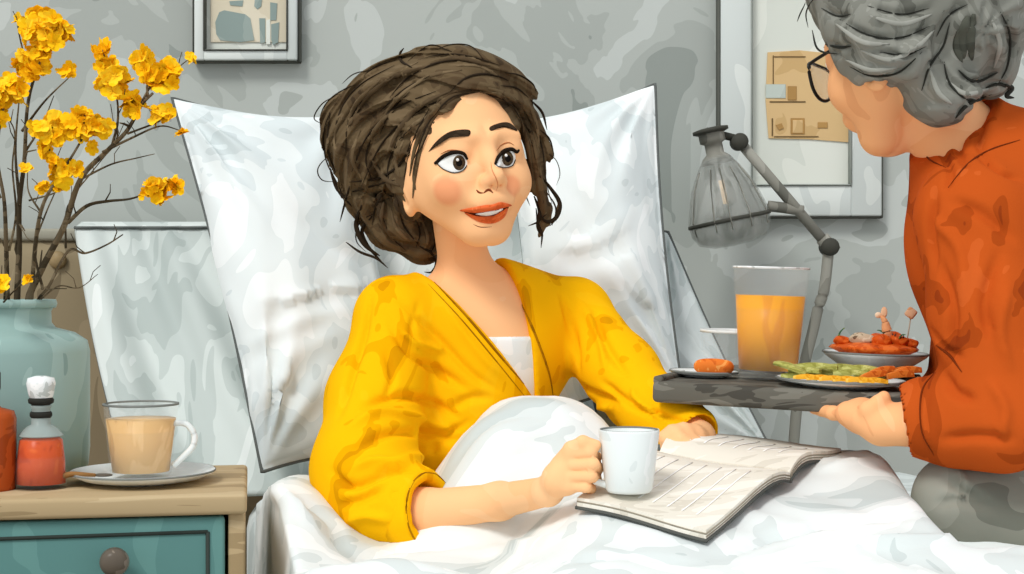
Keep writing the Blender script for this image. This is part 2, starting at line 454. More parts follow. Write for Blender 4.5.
md = DUV.modifiers.new('thick', 'SOLIDIFY'); md.thickness = .02; md.offset = -1

def pillow(corners, T, seed, name, label, m, group=None, wr=1.5, pinch=.035, curve=0, folds=()):
    TL, TR, BR, BL_ = [np.asarray(c, float) for c in corners]; n = 96
    nrm = np.cross(TR - TL, BL_ - TL); nrm /= np.linalg.norm(nrm)
    if nrm[1] > 0: nrm = -nrm
    cen = (TL + TR + BR + BL_) / 4
    Vf = []; Vb = []; edge = []
    for j in range(n + 1):
        for i in range(n + 1):
            u = i / n; v = j / n
            uu = u + pinch * (.5 - u) * math.sin(math.pi * v) * 2 * abs(2 * u - 1); vv = v + pinch * (.5 - v) * math.sin(math.pi * u) * 2 * abs(2 * v - 1)
            p = TL * (1 - uu) * (1 - vv) + TR * uu * (1 - vv) + BR * uu * vv + BL_ * (1 - uu) * vv
            e = max(0, (1 - abs(2 * u - 1) ** 2.6) * (1 - abs(2 * v - 1) ** 2.6)) ** .55
            q = p - nrm * curve * (1 - (2 * v - 1) ** 2)
            Vf.append(q + nrm * T * .5 * e); Vb.append(q - nrm * T * .5 * e)
    Vf = np.array(Vf); Vb = np.array(Vb); m1 = n + 1
    g = np.stack(np.meshgrid(np.linspace(0, 1, m1), np.linspace(0, 1, m1)), -1).reshape(-1, 2)
    e = np.clip(np.minimum(np.minimum(g[:, 0], 1 - g[:, 0]), np.minimum(g[:, 1], 1 - g[:, 1])) * 8, 0, 1)
    rs = np.random.default_rng(seed); w = np.zeros(len(g))
    for cx, cy in ((0, 0), (1, 0), (1, 1), (0, 1)):
        dx = g[:, 0] - cx; dy = g[:, 1] - cy; r = np.hypot(dx, dy); th = np.arctan2(dy, dx)
        w += np.exp(-(r / .38) ** 2) * np.sin(th * 15 + rs.uniform(0, 6) + 3 * r) * .007 * np.clip(r * 6, 0, 1)
    w += .006 * waves(Vf.astype(f32), 11, seed, 3)
    w *= e * wr
    Vf = Vf + nrm * w[:, None]; Vb = Vb - nrm * w[:, None]
    V = np.concatenate([Vf, Vb]); b = len(Vf); Fs = []
    for j in range(n):
        for i in range(n):
            a = j * m1 + i; Fs.append((a, a + m1, a + m1 + 1, a + 1)); Fs.append((b + a, b + a + 1, b + a + m1 + 1, b + a + m1))
    if folds: V = crease(V, np.array(Fs), [(p_, w_ * 1.75, d_ * .42) for p_, w_, d_ in folds])
    rim = [i for i in range(n)] + [i * m1 + n for i in range(n)] + [n * m1 + i for i in range(n, 0, -1)] + [i * m1 for i in range(n, 0, -1)]
    for k in range(len(rim)):
        p, q = rim[k], rim[(k + 1) % len(rim)]; Fs.append((p, q, b + q, b + p))
    base = cen.copy(); base[2] = V[:, 2].min()
    t = thing(name, label, 'pillow', base, group)
    mesh('pillow_cover', V, Fs, m, t)
    mesh('piping', *tube([Vf[k] for k in rim], .0028, 6, closed=True), M_pipe, t)
    return t
G = 'pillows propped against the headboard'
pillow([P(172, 98, 2.36), P(352, 116, 2.46), P(420, 468, 2.2), P(262, 472, 2.1)], .17, 1, 'pillow', 'large white pillow standing at the left, its edge just right of the yellow flowers', M_pil, G, folds=[([(232, 372), (280, 342), (345, 318)], .010, -.012), ([(250, 330), (300, 306), (372, 288)], .010, -.014), ([(262, 300), (320, 296), (380, 280)], .008, .010), ([(270, 410), (300, 380), (335, 340)], .010, -.012), ([(240, 430), (262, 400), (290, 372)], .010, .012), ([(300, 210), (325, 240), (365, 262)], .009, -.012), ([(205, 130), (225, 150), (230, 190)], .010, -.010), ([(290, 440), (310, 420), (330, 400)], .010, -.010), ([(210, 225), (222, 280), (240, 330)], .010, .010)])
pillow([P(505, 124, 2.5), P(655, 84, 2.44), P(682, 392, 2.22), P(535, 420, 2.22)], .17, 2, 'pillow', 'white pillow at the right behind the shoulder of the woman in yellow', M_pil, G, folds=[([(556, 262), (596, 258), (640, 236)], .010, -.013), ([(560, 248), (600, 236), (636, 205)], .009, .011), ([(640, 120), (620, 150), (600, 200)], .010, -.010), ([(600, 290), (630, 300), (655, 330)], .010, -.012), ([(570, 180), (585, 220), (575, 250)], .009, -.010), ([(622, 250), (640, 290), (655, 300)], .010, .010), ([(648, 130), (650, 190), (655, 230)], .009, -.008)])
pillow([P(560, 200, 2.56), P(668, 232, 2.5), P(772, 452, 2.34), P(640, 470, 2.34)], .10, 3, 'pillow', 'pale grey pillow slumped low at the right, behind the juice glass', M_sheet, G)
pillow([P(330, 150, 2.56), P(560, 140, 2.58), P(600, 430, 2.40), P(330, 450, 2.36)], .13, 4, 'pillow', 'pale pillow at the middle directly behind the head of the woman in yellow', M_sheet, G)

# pale cover hung over the headboard ----------------------------------
def drape():
    n, m = 70, 60; V = []
    for j in range(m + 1):
        v = j / m
        for i in range(n + 1):
            u = i / n
            L = (1 - v); xl = 76 * L + 134 * v - 6 * math.sin(math.pi * v); xr = 240 * L + 380 * v
            px = xl + (xr - xl) * u; py = 229 * L + 495 * v
            d = 2.595 - .34 * v ** 1.2 - .03 * math.sin(u * 12.5 + .8 * v + .5 * math.sin(v * 4)) * (.25 + .75 * v) - .008 * math.sin(u * 27 - 3 * v)
            V.append(P(px, py, d))
    for i in range(n + 1):   # goes over the rail
        pass
    V = np.array(V); k = n + 1
    over = V[:k].copy(); over[:, 2] = ztop + .026; over[:, 1] = 2.63
    over2 = over.copy(); over2[:, 1] = 2.735
    back = over2.copy(); back[:, 2] -= .12; back[:, 1] = 2.745
    V = np.concatenate([back, over2, over, V]); R = m + 4
    Fs = [(j * k + i, (j + 1) * k + i, (j + 1) * k + i + 1, j * k + i + 1) for j in range(R - 1) for i in range(n)]
    return V, Fs
a = drape()
M_drape = mat('cover_linen', [((176, 186, 183), 0), ((190, 199, 196), .40), ((206, 214, 211), .5), ((220, 226, 224), .62)], scale=5, stretch=(1.6, 1, .45), dist=1.5)
DR = thing('bed_cover', 'pale grey linen cover hung over the headboard behind the glass cup', 'cover', (-.5, 2.45, .5))
o = mesh('cloth', *a, M_drape, DR); md = o.modifiers.new('thick', 'SOLIDIFY'); md.thickness = .008; md.offset = 0
V = a[0]; k = 71
mesh('hem', *join(tube([V[j * k + 0] for j in range(2, 64)], .003, 6), tube([p + np.array([0, -.006, .002]) for p in V[3 * k:4 * k]], .003, 6)), M_pipe, DR)

# ================================================================= nightstand
M_wood = mat('pale_wood', [((158, 138, 104), 0), ((181, 160, 124), .4), ((192, 172, 136), .58)], scale=7, stretch=(.5, 2, 4), rough=.6)
M_teal = mat('teal_paint', [((78, 120, 118), 0), ((92, 135, 132), .38), ((101, 145, 141), .56), ((86, 129, 127), .68)], scale=5, rough=.55)
M_knob = mat('knob_metal', [((96, 88, 78), 0), ((128, 118, 106), .5)], scale=20, rough=.3, spec=.6)
M_dark = mat('dark_gap', (58, 66, 62))
NX0, NX1, NY0, NY1, NZ = -.98, P(245, 0, 1.6)[0], 1.60, 1.86, .592
NS = thing('nightstand', 'teal and pale wood nightstand with drawers at the left beside the bed', 'nightstand', ((NX0 + NX1) / 2, (NY0 + NY1) / 2, 0))
mesh('carcass', *join(box((NX0 + .004, NY0 + .004, .10), (NX0 + .022, NY1, NZ - .02), .003), box((NX1 - .018, NY0 + .004, .10), (NX1, NY1, NZ - .015), .003), box((NX0 + .02, NY1 - .015, .1), (NX1 - .016, NY1 - .001, NZ - .015), .002),
    box((NX0 + .02, NY0 + .004, .1), (NX1 - .016, NY1 - .01, .12), .002), box((NX0 + .02, NY0 + .006, .335), (NX1 - .016, NY1 - .01, .35), .002)), M_wood, NS)
mesh('top', *box((NX0 - .01, NY0 - .008, NZ - .022), (NX1 + .002, NY1 + .004, NZ), .005, 3), M_wood, NS)
for sx in (NX0 + .035, NX1 - .035):
    for sy in (NY0 + .035, NY1 - .035): mesh('leg', *lathe([(0, 0), (.012, 0), (.02, .10), (0, .102)], (sx, sy, 0), 16), M_wood, NS)
for z0, z1, kz in ((.353, NZ - .0245, P(0, 561, 1.56)[2]), (.123, .333, .23)):
    dx0, dx1 = NX0 + .024, NX1 - .0215
    dr = mesh('drawer', *join(box((dx0, NY0, z0), (dx1, NY0 + .02, z1), .004), box((dx0 + .02, NY0 + .018, z0 + .01), (dx1 - .02, NY1 - .03, z1 - .04), .002)), M_teal, NS)
    mesh('drawer_panel', *join(*[tube([(x, NY0 - .0005, z) for x, z in s], .0022, 6) for s in ([(dx0 + .018, z1 - .02), (dx1 - .018, z1 - .016)], [(dx1 - .018, z1 - .016), (dx1 - .018, z0 + .018)], [(dx1 - .018, z0 + .018), (dx0 + .018, z0 + .018)], [(dx0 + .018, z0 + .018), (dx0 + .018, z1 - .02)])]), M_dark, dr)
    for kx in (NX1 - .135, NX0 + .135):
        mesh('knob', *lathe([(.006, 0), (.006, .012), (.011, .014), (.0155, .022), (.014, .030), (.008, .034), (0, .035)], (kx, NY0, kz), 24, axis=(0, -1, 0)), M_knob, dr)

pv = np.array([NX1, NY0]); a_ = math.radians(10); l_ = np.array(NS.location)[:2] - pv
NS.location = (pv[0] + l_[0] * math.cos(a_) - l_[1] * math.sin(a_), pv[1] + l_[0] * math.sin(a_) + l_[1] * math.cos(a_), 0); NS.rotation_euler = (0, 0, a_)
# ================================================================= things on the nightstand
def vase_z(px, py, d): return P(px, py, d)
M_vase = mat('teal_glazed', [((128, 158, 154), 0), ((146, 175, 170), .38), ((160, 188, 183), .52), ((138, 167, 163), .64)], scale=9, stretch=(1, 1, .4), rough=.35, spec=.5)
vc = P(4, 0, 1.775); vr = 83 / F * 1.775
vm = P(0, 306, 1.775)[2] - NZ
VA = thing('vase', 'large teal jar vase holding the yellow flowering branches', 'vase', (vc[0], vc[1], NZ))
mesh('vase_body', *lathe([(0, 0), (vr * .9, 0), (vr * .98, .008), (vr, .03), (vr, vm - .055), (vr * .97, vm - .042), (vr * .82, vm - .032), (vr * .6, vm - .026), (vr * .55, vm - .020), (vr * .545, vm - .006), (vr * .58, vm), (vr * .52, vm), (vr * .49, vm - .02), (vr * .9, vm - .06), (vr * .93, .02), (0, .012)], (vc[0], vc[1], NZ), 56), M_vase, VA)
mesh('rim', *lathe([(vr * .535, -.002), (vr * .60, -.002), (vr * .615, .003), (vr * .60, .008), (vr * .53, .008), (vr * .535, -.002)], (vc[0], vc[1], NZ + vm), 48), M_vase, VA)

M_glass = mat('clear_glass', (232, 240, 240), rough=.06, spec=.6, alpha=.045)
M_glass_j = mat('tumbler_glass', (236, 243, 243), rough=.06, spec=.6, alpha=.065)
M_glass_t = mat('teal_clear_glass', (190, 212, 210), rough=.06, spec=.6, alpha=.045)
M_orange = mat('orange_liquid', [((190, 64, 8), 0), ((212, 80, 14), .4), ((224, 98, 28), .6)], scale=30, rough=.25, spec=.5)
M_rust = mat('rust_liquid', [((158, 68, 26), 0), ((182, 82, 34), .5)], scale=30, rough=.25, spec=.5)
M_stop = mat('stopper_glass', [((198, 205, 203), 0), ((235, 240, 240), .45), ((250, 252, 252), .6)], scale=40, rough=.15, spec=.6)
M_ink = mat('dark_collar', (48, 48, 44), rough=.5)
bd = 1.642; bc = P(41, 0, bd); s = bd / F
def bot(loc, label, liquid, k=1.0):
    t = thing('bottle', label, 'bottle', loc)
    r = 26 * s * k
    mesh('glass_body', *lathe([(0, 0), (r * .96, 0), (r, .004), (r * .97, .03), (r * .86, .058), (r * .6, .066), (r * .36, .070), (r * .31, .070), (r * .78, .054), (r * .9, .03), (r * .92, .005), (0, .004)], loc, 36), M_glass_t, t)
    mesh('neck', *lathe([(r * .84, .0585), (r * .61, .0665), (r * .37, .071), (r * .35, .088), (r * .41, .091), (r * .31, .093), (r * .30, .070), (r * .58, .0645), (r * .82, .0575), (r * .84, .0585)], loc, 32), mat('bottle_neck_glass', (176, 190, 186), rough=.1, spec=.6, alpha=.6), t)
    mesh('liquid', *lathe([(0, .0045), (r * .915, .0055), (r * .895, .03), (r * .80, .0535), (r * .60, .0575), (0, .0575)], loc, 36), liquid, t)
    mesh('collar', *lathe([(r * .37, .078), (r * .42, .080), (r * .42, .083), (r * .37, .085), (r * .37, .078)], loc, 28), M_ink, t)
    st = mesh('stopper', *lathe([(0, .084), (r * .28, .085), (r * .29, .094), (r * .46, .102), (r * .55, .116), (r * .5, .122), (r * .2, .1245), (0, .1245)], loc, 28), M_stop, t)
    mesh('stopper_band', *lathe([(r * .30, .0915), (r * .47, .0945), (r * .49, .098), (r * .40, .101), (r * .3, .098), (r * .30, .0915)], loc, 28), M_ink, st)
    return t
bot((bc[0], bd, NZ), 'small orange glass bottle with a clear stopper in front of the teal vase', M_orange)
lc = P(-14, 0, 1.63)
t = thing('bottle', 'rust brown bottle cut by the left edge, left of the orange bottle', 'bottle', (lc[0], 1.63, NZ))
r = 29 * s
mesh('glass_body', *lathe([(0, 0), (r * .98, 0), (r, .004), (r, .078), (r * .92, .086), (r * .5, .09), (r * .4, .094), (r * .4, .11), (0, .11)], (lc[0], 1.63, NZ), 36), M_rust, t)
mesh('cap', *lathe([(0, .109), (r * .46, .109), (r * .48, .112), (r * .48, .128), (r * .44, .131), (0, .131)], (lc[0], 1.63, NZ), 28), M_ink, t)

M_white = mat('white_china', [((218, 225, 224), 0), ((228, 234, 233), .36), ((236, 240, 240), .55)], scale=16, rough=.3, spec=.5)
M_tea = mat('milky_tea', [((205, 158, 94), 0), ((222, 178, 114), .4), ((231, 190, 130), .6)], scale=30, stretch=(1, 1, .4), rough=.3, spec=.4)
M_edge = mat('grey_edge', (128, 132, 128))
cd = 1.69; cc = P(143, 0, cd); s = cd / F
t = thing('saucer', 'white saucer under the glass cup on the nightstand', 'saucer', (cc[0], cd, NZ))
R = 71 * s
SA = [(0, .001), (R * .5, .0), (R * .55, .002), (R * .82, .005), (R, .0115), (R * 1.01, .013), (R * .99, .0145), (R * .8, .0085), (R * .5, .0055), (0, .005)]
mesh('saucer_dish', *lathe(SA, (cc[0], cd, NZ), 48), M_white, t)
mesh('rim_line', *lathe([(R * 1.0, .0120), (R * 1.012, .0125), (R * 1.012, .0136), (R * 1.0, .0145), (R * .995, .013), (R * 1.0, .012)], (cc[0], cd, NZ), 48), M_edge, t)
c2 = P(141, 0, cd); cz = NZ + .0065; h = P(0, 404, cd)[2] - cz; r0, r1 = 30 * s, 37 * s
t = thing('cup', 'glass cup of milky tea standing on the white saucer', 'cup', (c2[0], cd, cz))
mesh('glass_wall', *lathe([(0, 0), (r0 * .92, 0), (r0, .004), (r1, h), (r1 * .96, h), (r0 * .95, .006), (0, .005)], (c2[0], cd, cz), 40), M_glass_j, t)
mesh('tea', *lathe([(0, .0055), (r0 * .93, .0065), (r0 + (r1 - r0) * .8 - .0016, h * .80), (0, h * .80)], (c2[0], cd, cz), 40), M_tea, t)
mesh('rim_line', *lathe([(r1 * .955, h - .0005), (r1 * 1.01, h - .001), (r1 * 1.015, h + .001), (r1 * .955, h + .0015), (r1 * .955, h - .0005)], (c2[0], cd, cz), 40), M_edge, t)
mesh('handle', *tube(spline([P(173, 423, cd), P(186, 424, cd), P(194, 434, cd), P(193, 446, cd), P(184, 456, cd), P(173, 466, cd)], 8), .0035, 10), M_white, t)
t = thing('teaspoon', 'tan handled teaspoon lying on the saucer left of the glass cup', 'spoon', P(84, 474, cd - .03))
mesh('spoon_handle', *tube(spline([P(63, 476, cd - .05), P(72, 474, cd - .05), P(84, 474.5, cd - .045), P(95, 475.2, cd - .035)], 6), lambda u: .0034 - .0014 * u, 8), mat('wood_tan', (150, 110, 66)), t)
mesh('bowl', *ellmesh(P(103, 475, cd - .03), (.011, .007, .002)), M_knob, t)

# ---- flowering branches -------------------------------------------------
M_bark = mat('bark', [((70, 62, 48), 0), ((104, 92, 72), .5), ((122, 110, 88), .62)], scale=40, rough=.9)
M_petal = mat('yellow_petal', [((244, 178, 12), 0), ((253, 200, 24), .38), ((255, 212, 44), .56), ((250, 190, 16), .68)], scale=28, rough=.8)
def blossom(c, r, rs):
    V = []; Fs = []; out = []
    ax = rs.normal(size=3) + np.array([0, -1.2, .3]); ax /= np.linalg.norm(ax)
    u = np.cross(ax, [0, 0, 1]); u /= np.linalg.norm(u) + 1e-6; v = np.cross(u, ax)
    k = 5; a0 = rs.uniform(0, 6)
    for i in range(k):
        a = a0 + 6.283 * i / k; d = u * math.cos(a) + v * math.sin(a); e = np.cross(ax, d)
        L = r * rs.uniform(.8, 1.15); W = L * .46; P0 = np.asarray(c); cup = .35
        row = []
        b = len(V)
        for q, wf, lf in ((0, .12, 0), (.35, .75, .10), (.7, 1, .26), (.95, .66, .34)):
            for sd in (-1, 0, 1):
                V.append(tuple(P0 + d * L * q + e * W * wf * sd + ax * L * (lf * cup * 2 + .12 * abs(sd))))
        V.append(tuple(P0 + d * L * 1.04 + ax * L * .7 * cup))
        for q in range(3):
            for sd in range(2): a1 = b + q * 3 + sd; Fs.append((a1, a1 + 1, a1 + 4, a1 + 3))
        Fs.append((b + 9, b + 10, b + 12)); Fs.append((b + 10, b + 11, b + 12))
    return V, Fs
mouth = lambda px, d: P(px, 312, d)
BR = [  # label, [stem polylines (px,py,depth,radius)], clusters
 ('tall middle flowering branch with yellow clusters in the teal vase', [([(18, 400, 1.745), (16, 312, 1.745), (19, 250, 1.74), (20, 205, 1.73), (24, 160, 1.72), (30, 100, 1.71), (44, 50, 1.70)], .0045), ([(22, 130, 1.72), (45, 100, 1.71), (70, 76, 1.70)], .0018), ([(20, 205, 1.73), (16, 150, 1.74), (22, 90, 1.74)], .0022), ([(24, 150, 1.72), (40, 125, 1.71), (52, 96, 1.71)], .0015), ([(28, 80, 1.71), (20, 40, 1.71), (17, 17, 1.71)], .0013)],
  [(44, 30, 26, 1.70), (40, 52, 14, 1.70), (30, 68, 17, 1.71), (70, 70, 8, 1.70), (18, 16, 5, 1.71), (62, 32, 12, 1.70)]),
 ('right leaning flowering branch spreading over the pale cover and pillow', [([(22, 400, 1.75), (26, 312, 1.75), (42, 268, 1.74), (66, 228, 1.72), (80, 178, 1.71), (104, 150, 1.70), (128, 130, 1.70), (140, 106, 1.69), (152, 92, 1.69)], .0048), ([(68, 222, 1.72), (88, 206, 1.70), (106, 201, 1.69), (130, 198, 1.69), (156, 190, 1.68)], .0026), ([(104, 150, 1.70), (130, 138, 1.70), (160, 126, 1.69), (180, 132, 1.69)], .0018), ([(80, 180, 1.71), (110, 165, 1.70), (135, 155, 1.70), (155, 152, 1.70)], .0014), ([(138, 108, 1.69), (152, 80, 1.69), (164, 76, 1.69), (190, 58, 1.69)], .0016), ([(112, 145, 1.7), (118, 120, 1.69), (114, 90, 1.69), (104, 52, 1.69)], .0018), ([(128, 134, 1.7), (155, 122, 1.7), (163, 116, 1.7)], .0014)],
  [(102, 50, 9, 1.69), (106, 64, 9, 1.69), (114, 82, 18, 1.69), (130, 106, 14, 1.69), (143, 58, 8, 1.69), (148, 74, 9, 1.69), (164, 76, 19, 1.69), (193, 58, 5, 1.69), (163, 118, 11, 1.69), (181, 131, 6, 1.69), (160, 190, 14, 1.68), (174, 186, 8, 1.68), (147, 195, 6, 1.68)]),
 ('thin flowering branch with a cluster row at the middle of the vase bouquet', [([(28, 400, 1.765), (30, 312, 1.755), (36, 240, 1.70), (44, 205, 1.68), (58, 178, 1.66), (76, 150, 1.65), (88, 126, 1.65)], .0032), ([(40, 212, 1.69), (28, 190, 1.68), (28, 168, 1.68)], .0014), ([(60, 175, 1.66), (50, 150, 1.65), (48, 130, 1.65)], .0014), ([(30, 200, 1.69), (60, 190, 1.68), (78, 168, 1.66)], .0012)],
  [(50, 130, 17, 1.65), (66, 126, 10, 1.65), (86, 124, 19, 1.65), (102, 128, 8, 1.65), (46, 150, 8, 1.65), (60, 174, 13, 1.66), (74, 170, 7, 1.66), (28, 167, 6, 1.68), (44, 185, 5, 1.68), (58, 187, 5, 1.67), (91, 146, 4, 1.66), (52, 160, 5, 1.65)]),
 ('leftmost flowering branch cut by the left edge', [([(12, 400, 1.75), (10, 312, 1.755), (6, 240, 1.70), (2, 200, 1.68), (-2, 150, 1.67), (6, 95, 1.66)], .0036), ([(2, 200, 1.68), (-14, 160, 1.68), (-22, 120, 1.67)], .0018), ([(8, 250, 1.71), (16, 215, 1.7), (12, 170, 1.69), (12, 130, 1.68), (-4, 110, 1.67)], .0016)],
  [(9, 88, 13, 1.66), (0, 102, 12, 1.66), (18, 94, 8, 1.66), (-18, 120, 14, 1.67), (2, 118, 5, 1.66), (24, 55, 6, 1.68)]),
 ('lowest short twig with a yellow bloom just above the vase rim', [([(0, 400, 1.765), (2, 312, 1.755), (6, 288, 1.69), (4, 283, 1.68)], .002), ([(4, 300, 1.69), (16, 288, 1.68), (28, 279, 1.67)], .0012)],
  [(2, 284, 7, 1.67), (28, 279, 4, 1.67), (-6, 280, 6, 1.67)]),
 ('bare forked branch bending right across the tan headboard', [([(30, 400, 1.765), (34, 312, 1.755), (48, 285, 1.74), (68, 250, 1.75), (86, 252, 1.76), (108, 246, 1.77), (123, 234, 1.78)], .0024), ([(40, 300, 1.74), (60, 286, 1.75), (78, 288, 1.76), (98, 276, 1.78)], .0012), ([(44, 290, 1.74), (34, 250, 1.73), (44, 215, 1.72), (62, 180, 1.72)], .0018), ([(66, 252, 1.75), (68, 205, 1.75), (90, 175, 1.76), (112, 148, 1.76)], .0014)], []),
]
for bi, (label, stems, cl) in enumerate(BR):
    rs = np.random.default_rng(40 + bi); b0 = np.array(P(*stems[0][0][0]))
    b0[2] = max(b0[2], NZ + .03); bb = b0.copy()
    t = thing('flowering_branch', label, 'branch', bb, 'yellow flowering branches in the vase')
    parts = []
    for pts, r in stems:
        sp = spline([P(*q) + rs.normal(size=3) * .0015 for q in pts], 7)
        if pts is stems[0][0]: sp[0] = bb
        parts.append(tube(sp, lambda u, r=r: r * (1 - .68 * u), 7))
        for q in range(3, len(sp) - 2, 5):
            if rs.uniform() < .55 and sp[q][2] > P(0, 290, 1.74)[2]:
                dd = rs.normal(size=3) * .5 + np.array([0, 0, 1.0]); dd /= np.linalg.norm(dd)
                parts.append(tube([sp[q], sp[q] + dd * .012, sp[q] + dd * .026 + rs.normal(size=3) * .004], lambda u, r=r: max(.0005, r * .4 * (1 - .6 * u)), 5))
    mesh('branch_stem', *join(*parts), M_bark, t)
    for cx, cy, r, d in cl:
        n = max(3, int((r / 4.2) ** 2 * 1.15)); fl = []
        for k in range(n):
            a = rs.uniform(0, 6.28); q = math.sqrt(rs.uniform(0, 1)) * r * .78
            fl.append(blossom(P(cx + q * math.cos(a), cy + q * math.sin(a) * .9, d + rs.uniform(-1, 1) * r * .5 * d / F), rs.uniform(7.5, 11) * d / F * (1 if r > 6 else .7), rs))
        mesh('flower_cluster', *join(*fl), M_petal, t, smooth=False)

# ================================================================= floor lamp
M_lm = mat('lamp_metal', [((104, 104, 96), 0), ((132, 131, 122), .45), ((150, 149, 140), .6)], scale=14, stretch=(1, 1, .3), rough=.45, spec=.5)
M_lmd = mat('lamp_dark', (70, 70, 64), rough=.5)
M_shade = mat('smoked_glass', [((150, 153, 147), 0), ((176, 179, 173), .45), ((200, 203, 198), .6)], scale=16, stretch=(2, 2, .3), rough=.12, spec=.6, alpha=.34)
ld = 2.64; foot = P(792, 0, ld); pj = P(829, 247, ld)
LA = thing('floor_lamp', 'grey articulated lamp with a smoked glass bell shade, left of the tan print', 'lamp', (foot[0], ld + .02, 0))
mesh('base', *lathe([(0, 0), (.115, 0), (.117, .006), (.106, .016), (.03, .026), (.018, .04), (0, .04)], (foot[0], ld + .02, 0), 40), M_lm, LA)
mesh('pole', *tube(spline([np.array([foot[0], ld + .02, .03]), P(794, 440, ld), P(815, 322, ld), P(824, 290, ld), pj], 8), .010, 12, ), M_lm, LA)
top = P(738, 140, ld)
mesh('arm', *join(tube([pj, top], .0095, 12), tube([P(835, 252, ld), P(822, 238, ld)], .013, 12)), M_lm, LA)
each('joint', (lathe([(0, -.014), (.016, -.014), (.016, .014), (0, .014)], pj, 20, axis=(0, 1, 0)), lathe([(0, -.014), (.015, -.014), (.015, .014), (0, .014)], P(739, 142, ld), 20, axis=(0, 1, 0))), M_lmd, LA)
mesh('strut', *tube(spline([P(768, 206, ld), P(785, 208, ld), P(803, 211, ld)], 6), .010, 10), M_lm, LA)
ax = P(712, 138, ld) - P(733, 238, ld); Ls = np.linalg.norm(ax); ax /= Ls; sc = P(733, 238, ld); u = ld / F
mesh('socket', *lathe([(0, Ls + 8 * u), (11 * u, Ls + 8 * u), (13 * u, Ls + 4 * u), (13 * u, Ls - 4 * u), (9 * u, Ls - 6 * u), (9 * u, Ls - 16 * u), (14 * u, Ls - 20 * u), (16 * u, Ls - 26 * u), (0, Ls - 26 * u)], sc, 28, axis=ax), M_lm, LA)
mesh('socket_ring', *lathe([(14 * u, Ls + 4.5 * u), (18 * u, Ls + 6 * u), (18 * u, Ls + 9 * u), (13 * u, Ls + 10 * u), (14 * u, Ls + 4.5 * u)], sc, 28, axis=ax), M_lmd, LA)
mesh('hinge_bar', *tube([P(706, 131, ld), P(738, 139, ld)], .007, 10), M_lmd, LA)
prof = [(14, Ls / u - 20), (22, Ls / u - 32), (32, Ls / u - 50), (38, Ls / u - 70), (41, 22), (40, 8), (34, -2), (20, -7), (0, -8)]
inn = [(max(0, r - 1.6), z + (1.5 if r < 36 else 0)) for r, z in prof]
mesh('lamp_shade', *lathe([(r * u, z * u) for r, z in prof] + [(r * u, z * u) for r, z in inn[::-1]], sc, 44, axis=ax), M_shade, LA)
mesh('shade_band', *lathe([(40.3 * u, 16 * u), (41.8 * u, 17 * u), (41.4 * u, 20 * u), (40.3 * u, 19 * u), (40.3 * u, 16 * u)], sc, 44, axis=ax), M_lmd, LA)
mesh('shade_rib', *join(*[tube([sc + ax * z * u + (np.array([math.cos(a), -.3, 0]) * 0) + (lambda e: e * (r + .5) * u)(np.array([math.cos(a), math.sin(a), 0]) - ax * (np.array([math.cos(a), math.sin(a), 0]) @ ax)) for r, z in prof[1:6]], .0012, 5) for a in (3.5, 4.2, 4.6, 5.1, 5.7, .5, 1.5, 2.5)]), M_lm, LA)
bp = sc + ax * 45 * u
bu = mesh('bulb', *lathe([(0, -14 * u), (9 * u, -12 * u), (12 * u, 0), (9 * u, 12 * u), (5 * u, 20 * u), (5 * u, 34 * u), (0, 34 * u)], bp, 24, axis=ax), M_shade, LA)
mesh('filament', *tube([bp - ax * 10 * u, bp + ax * 14 * u], 2.6 * u, 10), mat('warm_filament', (240, 190, 120), emit=((244, 200, 140), .8)), bu)

# ================================================================= tray and meal
M_tray = mat('dark_tray_wood', [((74, 72, 66), 0), ((98, 96, 88), .4), ((118, 116, 107), .55), ((84, 82, 75), .66)], scale=9, stretch=(.8, 3, 6), rough=.6)
TR = thing('tray', 'dark grey wooden serving tray held by the grey-haired woman', 'tray', P(778, 392, 1.84))
# tray plane through three seen points
A = P(652, 381, 1.80); B = P(903, 395, 1.70); 
xd = (B - A) / np.linalg.norm(B - A); yd = np.array([-xd[1], xd[0], 0]); yd /= np.linalg.norm(yd); zd = np.cross(xd, yd)
RT = np.stack([xd, yd, zd], 1); LT = np.linalg.norm(B - A); WT = .27
def tp(x, y, z=0): return A + xd * x + yd * y + zd * z    # a place on the tray top
mesh('tray_board', *xf(box((0, 0, -.026), (LT, WT, 0), .006, 3), RT, A), M_tray, TR)
mesh('rim', *join(xf(box((0, WT - .012, -.004), (LT, WT, .009), .003), RT, A), xf(box((0, 0.004, -.004), (.012, WT, .006), .003), RT, A)), M_tray, TR)
mesh('handle', *xf(box((LT - .045, -.006, -.022), (LT + .008, .05, -.003), .008, 3), RT, A), mat('tray_dark', (66, 65, 60), rough=.5), TR)
def on_tray(px, py, lift=0):  # where the sight line meets the tray top
    d = P(px, py, 1) - CAM; t = ((A + zd * lift - CAM) @ zd) / (d @ zd); return CAM + d * t
axT = zd
# juice
g0 = tp(.119, .125, .001); u = g0[1] / F
GL = thing('juice_glass', 'tall glass of orange juice on the tray', 'glass', g0)
r0, r1 = 31 * u, 38 * u; hG = .141
mesh('glass_wall', *lathe([(0, 0), (r0 * .94, 0), (r0, .003), (r1, hG), (r1 * 1.0, hG + .001), (r1 * .955, hG), (r0 * .94, .012), (0, .010)], g0, 44, axis=axT), M_glass_j, GL)
mesh('juice', *lathe([(0, .0105), (r0 * .93, .0125), (r0 + (r1 - r0) * .74 - .0022, hG * .755), (0, hG * .755)], g0, 44, axis=axT), mat('orange_juice', [((232, 150, 0), 0), ((243, 166, 0), .4), ((248, 178, 6), .6)], scale=14, stretch=(1, 1, .4), rough=.3, spec=.4), GL)
mesh('rim_line', *lathe([(r1 * .96, hG - .0005), (r1 * 1.01, hG - .0005), (r1 * 1.012, hG + .002), (r1 * .96, hG + .002), (r1 * .96, hG - .0005)], g0, 44, axis=axT), M_stop, GL)
